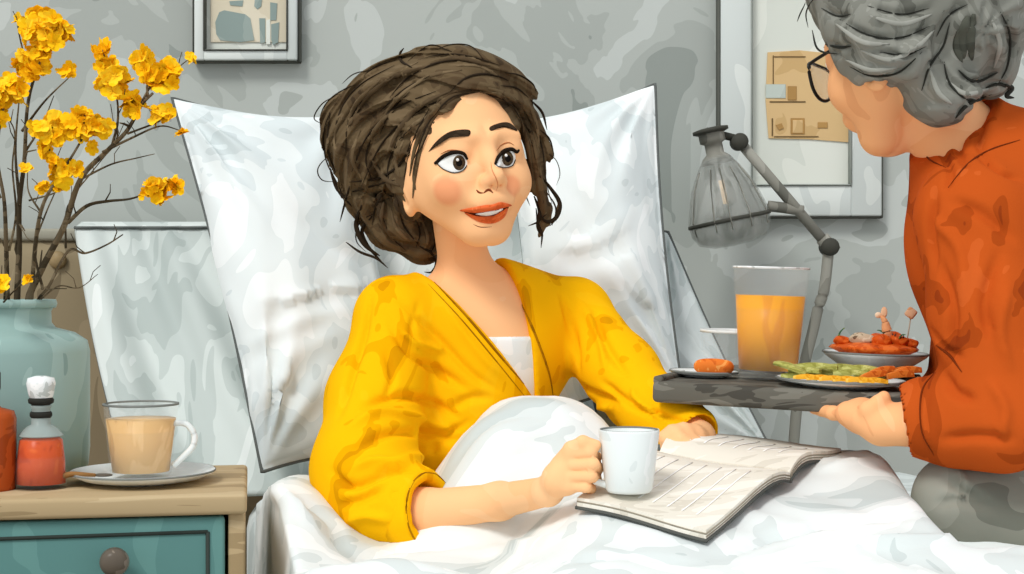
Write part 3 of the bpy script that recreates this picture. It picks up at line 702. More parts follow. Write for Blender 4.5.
def dish(name, label, cat, c, R, h, prof=None):
    t = thing(name, label, cat, c)
    pr = prof or [(0, 0), (R * .6, 0), (R * .66, .002), (R * .95, h * .8), (R, h), (R * .985, h + .002), (R * .9, h * .7 + .002), (R * .62, .0045), (0, .0035)]
    mesh('dish_body', *lathe(pr, c, 52, axis=axT), M_white, t)
    mesh('rim_line', *lathe([(R * .99, h), (R * 1.006, h), (R * 1.008, h + .0014), (R * .985, h + .0026), (R * .99, h)], c, 52, axis=axT), M_edge, t)
    return t
pl = tp(.217, .072, .0005); dish('plate', 'white dinner plate of green and yellow vegetable sticks at the front of the tray', 'plate', pl, .078, .008)
bw = tp(.242, .215, .0005); RB = 52 * bw[1] / F
BOWLPR = [(0, 0), (RB * .42, 0), (RB * .46, .008), (RB * .6, .016), (RB * .95, .032), (RB, .0355), (RB * .985, .0375), (RB * .88, .0325), (RB * .5, .02), (0, .018)]
dish('bowl', 'shallow white bowl heaped with orange stew at the back of the tray', 'bowl', bw, RB, .0355, BOWLPR)
sp_ = tp(.038, .118, .0005); dish('plate', 'small white side plate with an orange roll, left of the juice glass', 'plate', sp_, .044, .006)
gb = tp(.062, .214, .0005); Rg = .050
GB = thing('glass_bowl', 'clear glass bowl with a white rim behind the small side plate', 'bowl', gb)
mesh('bowl_wall', *lathe([(0, 0), (Rg * .5, 0), (Rg * .8, .010), (Rg * .96, .03), (Rg, .056), (Rg * .97, .056), (Rg * .93, .03), (Rg * .77, .012), (0, .003)], gb, 44, axis=axT), M_glass, GB)
mesh('rim', *lathe([(Rg * .965, .0545), (Rg * 1.01, .0545), (Rg * 1.015, .0585), (Rg * .965, .0585), (Rg * .965, .0545)], gb, 44, axis=axT), M_white, GB)
M_roll = mat('orange_roll', [((206, 100, 36), 0), ((226, 122, 48), .4), ((240, 160, 84), .58)], scale=60, rough=.6)
rc = tp(.054, .100, .0145)
def sausage(a, b, r, m, name, label, cat, grp=None, bend=.0, n=10):
    a = np.asarray(a); b = np.asarray(b); mid = (a + b) / 2 + zd * bend
    return tag(mesh(name, *tube(spline([a, mid, b], n), lambda u: r * max(.35, min(1, math.sqrt(max(0, 1 - (2 * u - 1) ** 6)))), 10), m, loc=mid), label, cat, grp)
sausage(rc - xd * .024 - yd * .004, rc + xd * .026, .0095, M_roll, 'bread_roll', 'orange crusty roll lying on the small side plate', 'roll', None, .002)
# ---- food on the plates
M_green = mat('pale_green_veg', [((150, 150, 74), 0), ((176, 178, 98), .42), ((200, 202, 128), .58)], scale=50, stretch=(1, 3, 3), rough=.6)
M_yel = mat('yellow_veg', [((222, 150, 30), 0), ((240, 178, 54), .45), ((246, 200, 90), .6)], scale=50, rough=.6)
M_och = mat('orange_veg', [((196, 92, 30), 0), ((222, 122, 46), .45), ((236, 150, 72), .6)], scale=50, rough=.6)
rs = np.random.default_rng(5)
def pp(x, y, z=0): return pl + xd * x * .96 + yd * y * .96 + zd * z
def wedge(a, b, w0, w1, th, m, name, label, cat, grp):
    a = np.asarray(a); b = np.asarray(b); d = (b - a) / np.linalg.norm(b - a); s = np.cross(zd, d); s /= np.linalg.norm(s); n = np.cross(d, s)
    V = []; Fs = []; K = 6
    for i in range(K + 1):
        f = i / K; c = a + (b - a) * f + n * .002 * math.sin(math.pi * f); w = w0 + (w1 - w0) * f; t = th * (.75 + .25 * math.sin(math.pi * f))
        for q in range(8):
            an = 2 * math.pi * q / 8; sq = 1 / max(abs(math.cos(an)), abs(math.sin(an))) ** .6
            V.append(tuple(c + s * w * .5 * math.cos(an) * sq + n * t * .5 * math.sin(an) * sq))
    for i in range(K):
        for q in range(8): Fs.append((i * 8 + q, i * 8 + (q + 1) % 8, (i + 1) * 8 + (q + 1) % 8, (i + 1) * 8 + q))
    Fs.append(tuple(range(8))[::-1]); Fs.append(tuple(range(K * 8, K * 8 + 8)))
    o = mesh(name, V, Fs, m, loc=(a + b) / 2); auto(o, 40); return tag(o, label, cat, grp)
GS = 'pale green vegetable sticks on the dinner plate'
for k in range(11):
    x = -.05 + .0095 * k + rs.uniform(-.004, .004); y = -.035 + .009 * (k % 6) + rs.uniform(-.003, .003)
    a = rs.uniform(-.25, .25); L = rs.uniform(.020, .028)
    z = .0115 + .0055 * (k % 3)
    wedge(pp(x - L * math.cos(a), y - L * math.sin(a), z), pp(x + L * math.cos(a), y + L * math.sin(a), z + rs.uniform(-.001, .002)), .011, .009, .0075, M_green, 'vegetable_stick', 'pale green vegetable stick heaped on the front dinner plate', 'vegetable', GS)
wedge(pp(-.076, -.034, .027), pp(-.038, -.040, .015), .028, .012, .007, M_green, 'vegetable_wedge', 'pale green wedge standing up beside the juice glass', 'vegetable', None)
for k in range(6):
    x = -.034 + .016 * k; y = -.056 + .002 * (k % 2); L = .017
    wedge(pp(x - L, y - .002, .0115), pp(x + L, y + .002, .012), .009, .009, .0065, M_yel, 'yellow_stick', 'yellow vegetable stick along the front rim of the dinner plate', 'vegetable', 'yellow vegetable sticks on the dinner plate')
for k in range(6):
    x = .044 + .008 * k; y = -.034 + .012 * (k % 4); a = .5 + .3 * k; L = .015
    wedge(pp(x - L, y - L * .3, .0135 + .004 * (k % 3)), pp(x + L, y + L * .4, .021 + .005 * (k % 2)), .012, .006, .009, M_och, 'orange_strip', 'orange vegetable strip at the right end of the dinner plate', 'vegetable', 'orange vegetable strips on the dinner plate')
# bowl filling
u = bw[1] / F
def bp_(x, y, z): return bw + xd * x * u + yd * y * u + zd * (z + 8) * u
M_stew = mat('orange_stew', [((180, 70, 20), 0), ((208, 88, 26), .4), ((226, 112, 44), .56), ((236, 150, 90), .7)], scale=70, rough=.4, spec=.4)
V = []; Fs = []
o = mesh('stew', *lathe([(0, 23 * u), (30 * u, 26 * u), (43 * u, 32.0 * u), (40 * u, 35 * u), (26 * u, 38.5 * u), (0, 39 * u)], bw, 40, axis=axT, wob=lambda a, z: .05 * math.sin(5 * a) + .03 * math.sin(9 * a + 1)), M_stew, loc=bw)
tag(o, 'bed of glossy orange stew filling the shallow white bowl', 'stew')
def lump(x, y, z, r, m, name, label, cat, grp=None, sd=0, R=None):
    return tag(mesh(name, *ellmesh(bp_(x, y, z), np.array(r) * u, RT if R is None else R, 18, 12, .12, sd), m, loc=bp_(x, y, z)), label, cat, grp)
GO = 'orange chunks in the stew bowl'
for k, (x, y, z, r) in enumerate([(-32, -8, 31, (9, 8, 5)), (8, -20, 33, (10, 7, 7)), (22, -10, 33, (11, 8, 6)), (34, -4, 31, (8, 7, 5)), (16, 10, 35, (10, 9, 7)), (-16, 12, 33, (10, 9, 6)), (0, 20, 33, (11, 9, 6))]):
    lump(x, y, z, r, M_stew, 'stew_chunk', 'glossy orange chunk heaped in the shallow white bowl', 'food', GO, k)
lump(-12, -14, 33.5, (13, 8, 6.5), mat('mushroom', [((120, 100, 80), 0), ((196, 178, 152), .38), ((214, 200, 176), .6)], scale=90), 'mushroom_piece', 'pale brown mottled mushroom piece at the left of the stew', 'food', None, 3)
M_herb = mat('herb_green', [((70, 110, 80), 0), ((110, 140, 70), .5)], scale=60)
for k, (a, b, lab) in enumerate([((-36, -8, 33), (-30, -8, 44), 'dark green herb sprig standing at the left edge of the stew bowl'), ((10, -8, 38), (2, -6, 43), 'olive green leaf lying on top of the stew behind the mushroom piece'), ((24, -16, 36), (30, -16, 40), 'small teal green leaf on the right side of the stew')]):
    wedge(bp_(*a), bp_(*b), 5 * u, 2 * u, 1.5 * u, M_herb, 'herb_leaf', lab, 'herb', None)
M_olive = mat('black_olive', (38, 36, 36), rough=.3, spec=.5)
for k, (c, r, lab) in enumerate([((13, -12, 39), 4.5, 'dark curved olive ring at the foot of the upright shrimp tail'), ((24, -14, 38.5), 4.2, 'dark olive ring right of the upright shrimp tail')]):
    c = bp_(*c); tag(mesh('olive_ring', *tube([c + xd * math.cos(t) * r * u + zd * math.sin(t) * r * u for t in np.linspace(2.6, 6.6, 12)], lambda f: 1.7 * u * max(.2, math.sin(math.pi * min(.97, max(.03, f)))), 8), M_olive, loc=c), lab, 'olive')
t = thing('shrimp', 'peach shrimp tail standing upright out of the stew', 'shrimp', bp_(12, -6, 36))
M_shr = mat('shrimp_flesh', [((236, 170, 120), 0), ((246, 200, 160), .5), ((250, 222, 190), .62)], scale=60)
mesh('tail_flesh', *tube(spline([bp_(14, -8, 36), bp_(11, -8, 44), bp_(9, -8, 52), bp_(5, -8, 57)], 6), [k * u for k in (3.5, 4, 4.5, 5, 5, 5, 5, 4.8, 4.5, 4.2, 4, 3.6, 3.2, 3, 2.8, 2.4, 2, 1.5, 1)], 10), M_shr, t)
mesh('tail_fin', *join(ellmesh(bp_(8, -8, 61), (3.2 * u, 1.4 * u, 5.5 * u), RT), ellmesh(bp_(2.5, -8, 58), (3.4 * u, 1.4 * u, 3 * u), RT)), M_shr, t)
t = thing('bread_crouton', 'small pale crouton on a thin pick above the right side of the stew', 'crouton', bp_(31, 2, 34))
mesh('crouton', *xf(box((-5 * u, -3 * u, -5 * u), (5 * u, 3 * u, 5 * u), 2 * u, 2), RT @ rot(0, 0, 35), bp_(33, 2, 61)), M_shr, t)
mesh('pick', *tube([bp_(30, 2, 32), bp_(33, 2, 57)], .6 * u, 6), mat('pick_wood', (200, 190, 165)), t)

# ================================================================= book and mug
M_page = mat('page', [((214, 208, 194), 0), ((226, 221, 208), .38), ((236, 232, 221), .52), ((245, 243, 236), .64)], scale=10, stretch=(1, 3, 1), rough=.9)
M_cover = mat('book_cover', (88, 90, 86)); M_pline = mat('page_print', (150, 142, 126))
BK = thing('book', 'open book with cream pages lying on the duvet under the white mug', 'book', P(700, 490, 1.6))
qA, qB, qC, qD, qE, qG = P(577, 506, 1.56), P(706, 537, 1.47), P(790, 475, 1.63), P(660, 453, 1.73), P(697, 441, 1.82), P(841, 455, 1.79)
def leaf(c00, c10, c11, c01, th, hump, n=18, m=14, drop=0.0):
    """a block of pages: c00-c10 outer edge, c01-c11 spine"""
    V = []; Fs = []
    nrm = np.array([0, 0, 1.0])
    for lay in (1, 0):
        for j in range(m + 1):
            v = j / m
            for i in range(n + 1):
                u_ = i / n
                p = (c00 * (1 - u_) + c10 * u_) * (1 - v) + (c01 * (1 - u_) + c11 * u_) * v
                up = hump * math.sin(math.pi * min(1, v * .95) ** 2.0) - drop * v ** 6 + .002 * math.sin(u_ * 5 + v * 3)
                V.append(p + nrm * (up + (th if lay else 0)))
    k = n + 1; b = k * (m + 1)
    for j in range(m):
        for i in range(n):
            a = j * k + i; Fs.append((a, a + 1, a + k + 1, a + k)); Fs.append((b + a, b + a + k, b + a + k + 1, b + a + 1))
    for i in range(n): Fs.append((i, b + i, b + i + 1, i + 1)); a = m * k + i; Fs.append((a, a + 1, b + a + 1, b + a))
    for j in range(m): a = j * k; Fs.append((a, a + k, b + a + k, b + a)); a = j * k + n; Fs.append((a, b + a, b + a + k, a + k))
    return V, Fs
UPZ = np.array([0, 0, 1.0])
for nm, c, th in (('page_block', (qA, qB, qC, qD), .009), ('page_block', (qE, qG, qC, qD), .010)):
    near = c[0] is qA
    pb = mesh(nm, *leaf(*c, th, .006 if near else .008, drop=.010), M_page, BK); auto(pb, 50)
    # page edges and print lines
    V = np.array(leaf(*c, th + .0005, .006 if near else .008, 18, 14, drop=.010)[0])[:19 * 15].reshape(15, 19, 3)
    ln = []
    for i in range(3, 17, 2):
        r0_ = 2 if near else 3
        ln.append(tube([V[j, i] for j in range(r0_, 12)], .0012, 6, .25))
    mesh('print_lines', *join(*ln), M_page if False else mat('print_pale', (250, 249, 245)), pb)
    cv = tuple(q + (q - sum(c) / 4) * .02 - UPZ * .003 for q in c)
    mesh('cover', *leaf(*cv, .0028, .006 if near else .008, drop=.010), M_cover, BK)
    lo_ = [V[0, i] - UPZ * (th * .5) for i in range(19)]
    sd = [V[j, 18] - UPZ * (th * .5) for j in range(15)]
    mesh('page_edge', *join(tube(lo_, .0009, 5), tube(sd, .0009, 5), tube([p - UPZ * .003 for p in sd], .0007, 5)), M_pline, pb)
_bv = leaf(qA, qB, qC, qD, .009, .006, drop=.010); _bb = BVHTree.FromPolygons([Vector(v) for v in _bv[0]], _bv[1])
mc = camhit(_bb, 629, 495)[0]; md_ = mc[1]; u = md_ / F; mc[2] += .0035
hM = P(0, 430, md_)[2] - mc[2]
MUG = thing('mug', 'white mug standing on the open book, its handle in a hand', 'mug', mc)
rt, rb = 30.5 * u, 23.5 * u
mesh('mug_body', *lathe([(0, 0), (rb * .9, 0), (rb, .003), (rb + (rt - rb) * .5, hM * .5), (rt, hM - .001), (rt * .985, hM + .001), (rt * .93, hM), (rb * .93, .012), (rb * .8, .006), (0, .006)], mc, 48), M_white, MUG)
mesh('rim_line', *lathe([(rt * .93, hM - .0012), (rt * .95, hM - .0002), (rt * .95, hM + .0012), (rt * .92, hM), (rt * .93, hM - .0012)], mc, 48), M_edge, MUG)
mesh('handle', *tube(spline([P(604, 449, md_), P(594, 449, md_), P(587, 456, md_), P(587, 470, md_), P(594, 480, md_), P(607, 485, md_)], 8), .0040, 10), M_white, MUG)
# ================================================================= head shared by both women
def head_sdf(q, young=True):
    """q in head space: x to the viewer's right when faced, -y forward, z up"""
    d = ell(q, (0, .018, .05), (.078, .098, .09))
    d = smin(d, ell(q, (0, -.03, -.002), (.076, .067, .074)), .03)
    d = smin(d, ell(q, (0, -.065, -.093), (.021, .021, .018)), .04)
    ax = np.abs(q[:, 0]); m = q.copy(); m[:, 0] = ax
    d = smin(d, ell(m, (.039, -.066, -.038), (.026, .025, .025)), .03)
    d = smin(d, cap(m, (.060, -.006, -.03), (.016, -.055, -.090), .02, .0165), .03)
    d = smax(d, -ell(m, (.033, -.118, .004), (.023, .022, .014)), .02)          # eye sockets
    d = smin(d, ell(m, (.0335, -.079, .002), (.021, .0185, .016)), .006)          # eyeball and lids
    d = smin(d, cap(m, (.014, -.094, .022), (.045, -.084, .022), .006, .006), .02)  # brow ridge
    d = smin(d, chain(q, [(0, -.094, .012), (0, -.101, -.012), (0, -.112, -.034)], [.007, .0085, .0105], .012), .014)
    d = smin(d, ell(m, (.0105, -.102, -.038), (.0075, .009, .007)), .007)
    d = smax(d, -cap(m, (.0065, -.108, -.047), (.0065, -.100, -.040), .0035, .003), .004)   # nostrils
    d = smin(d, ell(q, (0, -.094, -.063), (.026, .013, .014)), .02)               # muzzle
    d = smin(d, ell(q, (0, -.097, -.060), (.016, .010, .006)), .008)
    # ears
    e = ell(m, (.074, .004, -.040), (.009, .015, .021), np.array(rot(20, 0, 0)))
    e = smax(e, -ell(m, (.082, -.001, -.038), (.007, .009, .013)), .005)
    d = smin(d, e, .008)
    return d
# ================================================================= the woman in yellow
M_skin = mat('skin_light', [((250, 190, 136), 0), ((252, 194, 141), .40), ((253, 199, 148), .62)], scale=8, rough=.65, spec=.25)
def skin_attr(m, blush):
    nt = m.node_tree; at = nt.nodes.new('ShaderNodeAttribute'); at.attribute_name = 'blush'
    mx = nt.nodes.new('ShaderNodeMix'); mx.data_type = 'RGBA'; b = nt.nodes['Principled BSDF']
    src = b.inputs['Base Color'].links[0].from_socket
    nt.links.new(at.outputs['Fac'], mx.inputs['Factor']); nt.links.new(src, mx.inputs['A']); mx.inputs['B'].default_value = lin(blush)
    nt.links.new(mx.outputs['Result'], b.inputs['Base Color'])
skin_attr(M_skin, (240, 142, 100))
HC = P(459, 167, 1.95); HR = rot(25, -7, -5)
def to_head(p, c=HC, R=HR): return ((p - c.astype(f32)) @ R.astype(f32))
def hw(x, y, z, c=HC, R=HR): return c + R @ np.array([x, y, z])
neckA = hw(0, .030, -.05); neckB = P(470, 296, 2.0)
shL, shR = P(396, 318, 1.945), P(574, 316, 2.06)
elL, wrL = P(370, 503, 1.81), P(548, 491, md_ + .03)
elR, wrR = P(636, 398, 1.95), P(700, 436, 1.80)
TY = np.array(rot(22, 0, 0))
chest = P(482, 345, 2.01); belly = P(468, 440, 2.0); hip = P(470, 498, 2.03)
def fingers(p, spec, k=.004):
    d = None
    for pts, rad in spec:
        c = chain(p, pts, rad, .003); d = c if d is None else np.minimum(d, c)
    return d
hd = md_ + .002
RH = dict(
  palm=[(wrL, P(560, 478, hd + .008), .0150, .0165), (P(560, 478, hd + .008), P(571, 459, hd), .0155, .0095), (P(560, 480, hd + .006), P(569, 485, hd), .0155, .0095)],
  fing=[([P(573, 454, hd - .004), P(590, 452, hd - .012), P(596, 457, hd + .012), P(588, 460, hd + .026)], [.0074, .0064, .0058, .005]),
        ([P(574, 465, hd - .006), P(593, 464, hd - .014), P(598, 468, hd + .010), P(589, 470, hd + .026)], [.0076, .0066, .006, .005]),
        ([P(573, 476, hd - .006), P(591, 476, hd - .013), P(596, 479, hd + .010), P(588, 480, hd + .024)], [.0072, .0063, .0057, .005]),
        ([P(570, 486, hd - .004), P(586, 487, hd - .010), P(591, 489, hd + .010), P(584, 489, hd + .022)], [.0064, .0055, .005, .0045])],
  thumb=[([P(562, 463, hd + .010), P(571, 449, hd - .002), P(583, 442, hd - .010), P(596, 445, hd - .010)], [.0105, .0080, .0068, .0056])])
LHd = 1.765
LH = dict(
  palm=[(wrR, P(692, 440, LHd + .01), .017, .016), (P(692, 440, LHd + .01), P(684, 441, LHd), .017, .013)],
  fing=[([P(688, 436, LHd - .008), P(676, 434, LHd - .016), P(667, 439, LHd - .012), P(665, 446, LHd + .0)], [.009, .0085, .0075, .0065]),
        ([P(692, 441, LHd - .012), P(681, 440, LHd - .022), P(673, 445, LHd - .020), P(670, 451, LHd - .006)], [.009, .0085, .0075, .0065]),
        ([P(697, 443, LHd - .014), P(688, 445, LHd - .025), P(681, 450, LHd - .022), P(677, 455, LHd - .008)], [.0085, .008, .007, .006]),
        ([P(702, 445, LHd - .014), P(695, 448, LHd - .024), P(689, 453, LHd - .020), P(686, 457, LHd - .01)], [.008, .007, .006, .0055])],
  thumb=[([P(694, 434, LHd + .006), P(684, 430, LHd - .004), P(672, 431, LHd - .008), P(663, 436, LHd - .004)], [.0115, .0092, .0078, .0066])])
def hand_sdf(p, H):
    d = None
    for a, b, ra, rb in H['palm']:
        c = cap(p, a, b, ra, rb); d = c if d is None else smin(d, c, .01)
    d = smin(d, fingers(p, H['fing']), .004)
    return smin(d, fingers(p, H['thumb']), .005)
def torso_sdf(p):   # trunk and upper arms only
    t = ell(p, chest, (.118, .078, .105), TY)
    t = smin(t, ell(p, belly, (.10, .078, .12), TY), .04)
    nb = neckB + np.array([0, .01, -.02])
    t = smin(t, cap(p, nb, shL, .036, .040), .04); t = smin(t, cap(p, nb, shR, .036, .040), .04)
    a = chain(p, [shL, elL, P(410, 506, 1.775)], [.040, .031, .030], .012)
    b = chain(p, [shR, elR, elR + (wrR - elR) * .7], [.040, .031, .022], .012)
    return smin(smin(t, a, .012), b, .012)
def body_sdf(p):
    d = head_sdf(to_head(p))
    d = smin(d, cap(p, neckA, neckB, .0325, .036), .010)
    t = ell(p, chest, (.118, .078, .105), TY)
    t = smin(t, ell(p, belly, (.10, .078, .12), TY), .04)
    t = smin(t, ell(p, hip, (.125, .10, .07), TY), .04)
    nb = neckB + np.array([0, .01, -.02])
    t = smin(t, cap(p, nb, shL, .036, .040), .04); t = smin(t, cap(p, nb, shR, .036, .040), .04)
    d = smin(d, t, .03)
    # collar bones
    for s in (-1, 1):
        d = smin(d, cap(p, neckB + TY @ np.array([s * .016, -.052, -.032]), neckB + TY @ np.array([s * .085, -.03, -.014]), .0055, .005), .012)
    d = smin(d, chain(p, [shL, elL, P(425, 512, 1.757), P(500, 501, 1.70), wrL], [.040, .030, .0265, .0205, .0158], .012), .012)
    d = smin(d, chain(p, [shR, elR, wrR], [.040, .031, .0178], .012), .012)
    d = smin(d, hand_sdf(p, RH), .008); d = smin(d, hand_sdf(p, LH), .008)
    # legs under the duvet
    for s, kn in ((-1, P(515, 470, 1.86)), (1, P(565, 470, 1.88))):
        hp_ = hip + TY @ np.array([s * .06, -.05, -.03])
        d = smin(d, chain(p, [hp_, kn, kn + np.array([.10, -.16, -.10])], [.055, .036, .026], .02), .02)
    return d
W = thing('person', 'dark-haired smiling woman in a yellow cardigan sitting up in bed, holding a white mug', 'person', (hip[0], hip[1], .5))
hv, hq = sdf_mesh(body_sdf, HC - [.13, .15, .17], HC + [.13, .15, .16], .0017)
tv, tq = sdf_mesh(body_sdf, [-.34, 1.50, .46], [.32, 2.22, HC[2] - .155], .0036)
gv, gq = sdf_mesh(body_sdf, np.minimum(wrL, P(606, 440, hd)) - [.02, .05, .06], np.maximum(wrL, P(600, 440, hd)) + [.02, .06, .05], .0016)
hbvh = bvh_of(hv, hq)
# head first; torso pieces that lie inside the finer blocks are dropped
def outside(V, Q, boxes):
    c = V[Q].mean(1); k = np.ones(len(Q), bool)
    for lo, hi in boxes: k &= ~((c > lo).all(1) & (c < hi).all(1))
    return Q[k]
glo, ghi = gv.min(0) + .004, gv.max(0) - .004
tq2 = outside(tv, tq, [(glo, ghi)])
allV = np.concatenate([hv, tv, gv]); allQ = np.concatenate([hq, tq2 + len(hv), gq + len(hv) + len(tv)])
BODY = mesh('body', allV, allQ, M_skin, W)
bl = np.zeros(len(allV), f32)
def cast(x, y):
    h = camhit(hbvh, x, y); 
    if h is None:
        q = hbvh.find_nearest(Vector(P(x, y, 1.92))); return np.array(q[0]), np.array(q[1])
    return h
for x, y, r, a in ((446, 192, .0235, .55), (511, 186, .017, .5), (489, 178, .012, .18)):
    c = cast(x, y)[0]; dd = np.linalg.norm(allV - c, axis=1)
    bl = np.maximum(bl, a * np.clip((r - dd) / (r * .35), 0, 1))
kn = [f[0][1] for f in RH['fing']] + [f[0][0] for f in RH['fing']]
at = BODY.data.attributes.new('blush', 'FLOAT', 'POINT'); at.data.foreach_set('value', bl)

Z = lambda X, Y: (400 + X / 3.5875, 100 + Y / 3.5875)
ZL = lambda pts: [Z(*q) for q in pts]
M_eyew = mat('eye_white', (246, 247, 244), rough=.35, spec=.4); M_iris = mat('iris_brown', [((66, 52, 38), 0), ((88, 72, 52), .5)], scale=200, rough=.3)
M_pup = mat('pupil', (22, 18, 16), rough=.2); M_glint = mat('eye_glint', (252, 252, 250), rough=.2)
M_lash = mat('lash', (34, 26, 20)); M_brow = mat('brow', [((46, 36, 26), 0), ((58, 46, 34), .5)], scale=60); M_line = mat('skin_line', (176, 108, 66))
def clipin(pts, outline):     # keep an iris inside the eye opening
    from mathutils.geometry import intersect_point_line
    out = []; o = outline; c = np.mean(o, 0)
    for q in pts:
        q = np.array(q, float)
        for _ in range(30):
            ins = False; j = len(o) - 1
            for i in range(len(o)):
                if (o[i][1] > q[1]) != (o[j][1] > q[1]) and q[0] < (o[j][0] - o[i][0]) * (q[1] - o[i][1]) / (o[j][1] - o[i][1]) + o[i][0]: ins = not ins
                j = i
            if ins: break
            q = q + (c - q) * .06
        out.append(tuple(q))
    return out
for side, ol, ic, ir, lash, crease_, brow in (
   ('right', [(133, 226), (160, 204), (194, 192), (224, 196), (239, 214), (240, 236), (224, 255), (192, 262), (160, 251), (143, 238)], (212, 225), (22, 27), [(126, 229), (134, 224), (160, 201), (194, 188), (226, 192), (240, 212)], [(146, 194), (176, 181), (208, 182), (230, 192)],
    [(103, 186), (130, 150), (170, 119), (210, 108), (250, 109), (246, 130), (207, 130), (167, 140), (130, 160)]),
   ('left', [(342, 232), (352, 210), (374, 187), (398, 181), (412, 194), (413, 214), (403, 236), (380, 243), (354, 241)], (386, 210), (20, 26), [(341, 232), (350, 206), (373, 183), (399, 177), (416, 186), (424, 180)], [(346, 182), (365, 161), (390, 153), (410, 163)],
    [(322, 98), (355, 84), (385, 81), (408, 94), (420, 112), (392, 101), (358, 100), (328, 111)])):
    o = loop(ZL(ol), 4)
    ey = mesh('eye', *patch(o, cast, .0004, .0022), M_eyew, W)
    ei = clipin(oval(*Z(*ic), ir[0] / 3.59, ir[1] / 3.59, 28), [np.array(q) for q in o])
    eb = bvh_of(np.array([v.co for v in ey.data.vertices]) + root_loc(W), [list(p.vertices) for p in ey.data.polygons])
    ecast = lambda x, y: camhit(eb, x, y) or cast(x, y)
    mesh('iris', *patch(ei, ecast, .0005, .0003, 4, .0002), M_iris, ey)
    mesh('pupil', *patch(clipin(oval(*Z(ic[0], ic[1]), ir[0] / 7.0, ir[1] / 7.0, 20), [np.array(q) for q in o]), ecast, .0011, .0002, 3, .0002), M_pup, ey)
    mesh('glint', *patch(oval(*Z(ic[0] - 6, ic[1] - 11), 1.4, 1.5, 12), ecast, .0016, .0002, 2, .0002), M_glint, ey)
    l = spline(ZL(lash), 8)
    mesh('lash_line', *join(tube([cast(*q)[0] + cast(*q)[1] * .0016 for q in l], lambda t: .0009 + .0017 * (math.sin(math.pi * min(1, .12 + t * .8)) ** .8), 8, .8, [cast(*q)[1] for q in l]),
         tube([cast(*q)[0] + cast(*q)[1] * .001 for q in spline(ZL(ol[5:] + [ol[0]]), 5)], .00055, 6)), M_lash, ey)
    mesh('lid_crease', *stroke(cast, ZL(crease_), .0009, .0002), M_line, ey)
    b_ = mesh('eyebrow', *patch(loop(ZL(brow), 4), cast, .0006, .0016), M_brow, W)
M_lip = mat('lip', [((206, 88, 40), 0), ((224, 104, 54), .45), ((234, 122, 70), .62)], scale=80, rough=.45, spec=.3); M_mouth = mat('mouth_dark', (90, 34, 18)); M_tooth = mat('tooth', (250, 248, 242), rough=.3, spec=.4)
li = mesh('mouth', *patch(loop(ZL([(222, 398), (262, 400), (300, 401), (340, 396), (388, 380), (378, 402), (352, 420), (318, 424), (275, 417)]), 4), cast, .0004, .0004), M_mouth, W)
mesh('teeth', *patch(loop(ZL([(272, 408), (300, 402), (340, 396), (368, 388), (358, 402), (335, 411), (300, 414)]), 4), cast, .001, .0006, 4), M_tooth, li)
mesh('upper_lip', *patch(loop(ZL([(214, 396), (260, 386), (300, 378), (332, 375), (356, 367), (376, 369), (400, 378), (372, 386), (340, 394), (300, 401), (258, 404)]), 4), cast, .0008, .0026), M_lip, li)
mesh('lower_lip', *patch(loop(ZL([(232, 404), (262, 413), (300, 416), (336, 413), (360, 402), (385, 386), (378, 412), (358, 433), (325, 444), (285, 438), (255, 422)]), 4), cast, .0008, .0030), M_lip, li)
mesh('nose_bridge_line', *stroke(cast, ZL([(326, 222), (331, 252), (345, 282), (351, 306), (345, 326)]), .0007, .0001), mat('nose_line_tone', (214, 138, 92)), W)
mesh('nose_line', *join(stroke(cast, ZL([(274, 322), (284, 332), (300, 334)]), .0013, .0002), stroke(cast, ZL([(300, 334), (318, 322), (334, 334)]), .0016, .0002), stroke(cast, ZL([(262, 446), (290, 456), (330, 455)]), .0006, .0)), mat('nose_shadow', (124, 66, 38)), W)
for k, (x, y) in enumerate(((150, 300), (170, 292), (190, 302), (402, 262), (415, 270), (392, 268))):
    pass
# undershirt --------------------------------------------------------------
M_under = mat('white_camisole', [((216, 226, 228), 0), ((232, 239, 240), .42), ((246, 249, 249), .55)], scale=12)
def chest_local(p): return (p - chest.astype(f32)) @ TY.astype(f32)
fr = P(500, 336, 1.93); fr2 = P(538, 340, 1.93)
def under_sdf(p):
    b = body_sdf(p) - .0035
    q = chest_local(p)
    cut = (p[:, 2] - (P(0, 337, 1.93)[2])) 
    return np.maximum(b, np.maximum(cut, np.maximum(q[:, 1] - .02, np.maximum(np.abs(q[:, 0]) - .085, -(p[:, 2] - P(0, 425, 1.93)[2])))))
uv, uq = sdf_mesh(under_sdf, chest - [.12, .13, .16], chest + [.12, .06, .05], .003)
mesh('undershirt', uv, uq, M_under, W)
# cardigan -----------------------------------------------------------------
M_card = mat('yellow_wool', [((212, 146, 4), 0), ((236, 168, 4), .33), ((249, 186, 10), .41), ((250, 190, 16), .62)], scale=6.5, stretch=(1, 1, .7), dist=2.4, rough=.85, spec=.1)
M_cardline = mat('yellow_trim', [((150, 98, 6), 0), ((176, 118, 6), .5)], scale=20)
vTL, vTR, vB = P(428, 262, 1.90), P(520, 262, 1.95), P(558, 406, 1.90)
def vwedge(p):
    """v-shaped front opening, a prism along the way the chest faces"""
    fw = TY @ np.array([0, -1, 0.0]); ux = TY @ np.array([1, 0, 0.0])
    def h(o): q = p - o.astype(f32); return q @ ux.astype(f32), q[:, 2]
    xb, zb = h(vB); ins = None
    for a, s in ((vTL, -1), (vTR, 1)):
        ax_, az_ = (a - vB) @ ux, a[2] - vB[2]; n = np.array([az_, -ax_]) / math.hypot(ax_, az_) * s
        e = xb * n[0] + zb * n[1]; ins = e if ins is None else np.maximum(ins, e)
    yl = chest_local(p)[:, 1]
    return np.maximum(ins, yl - .055)
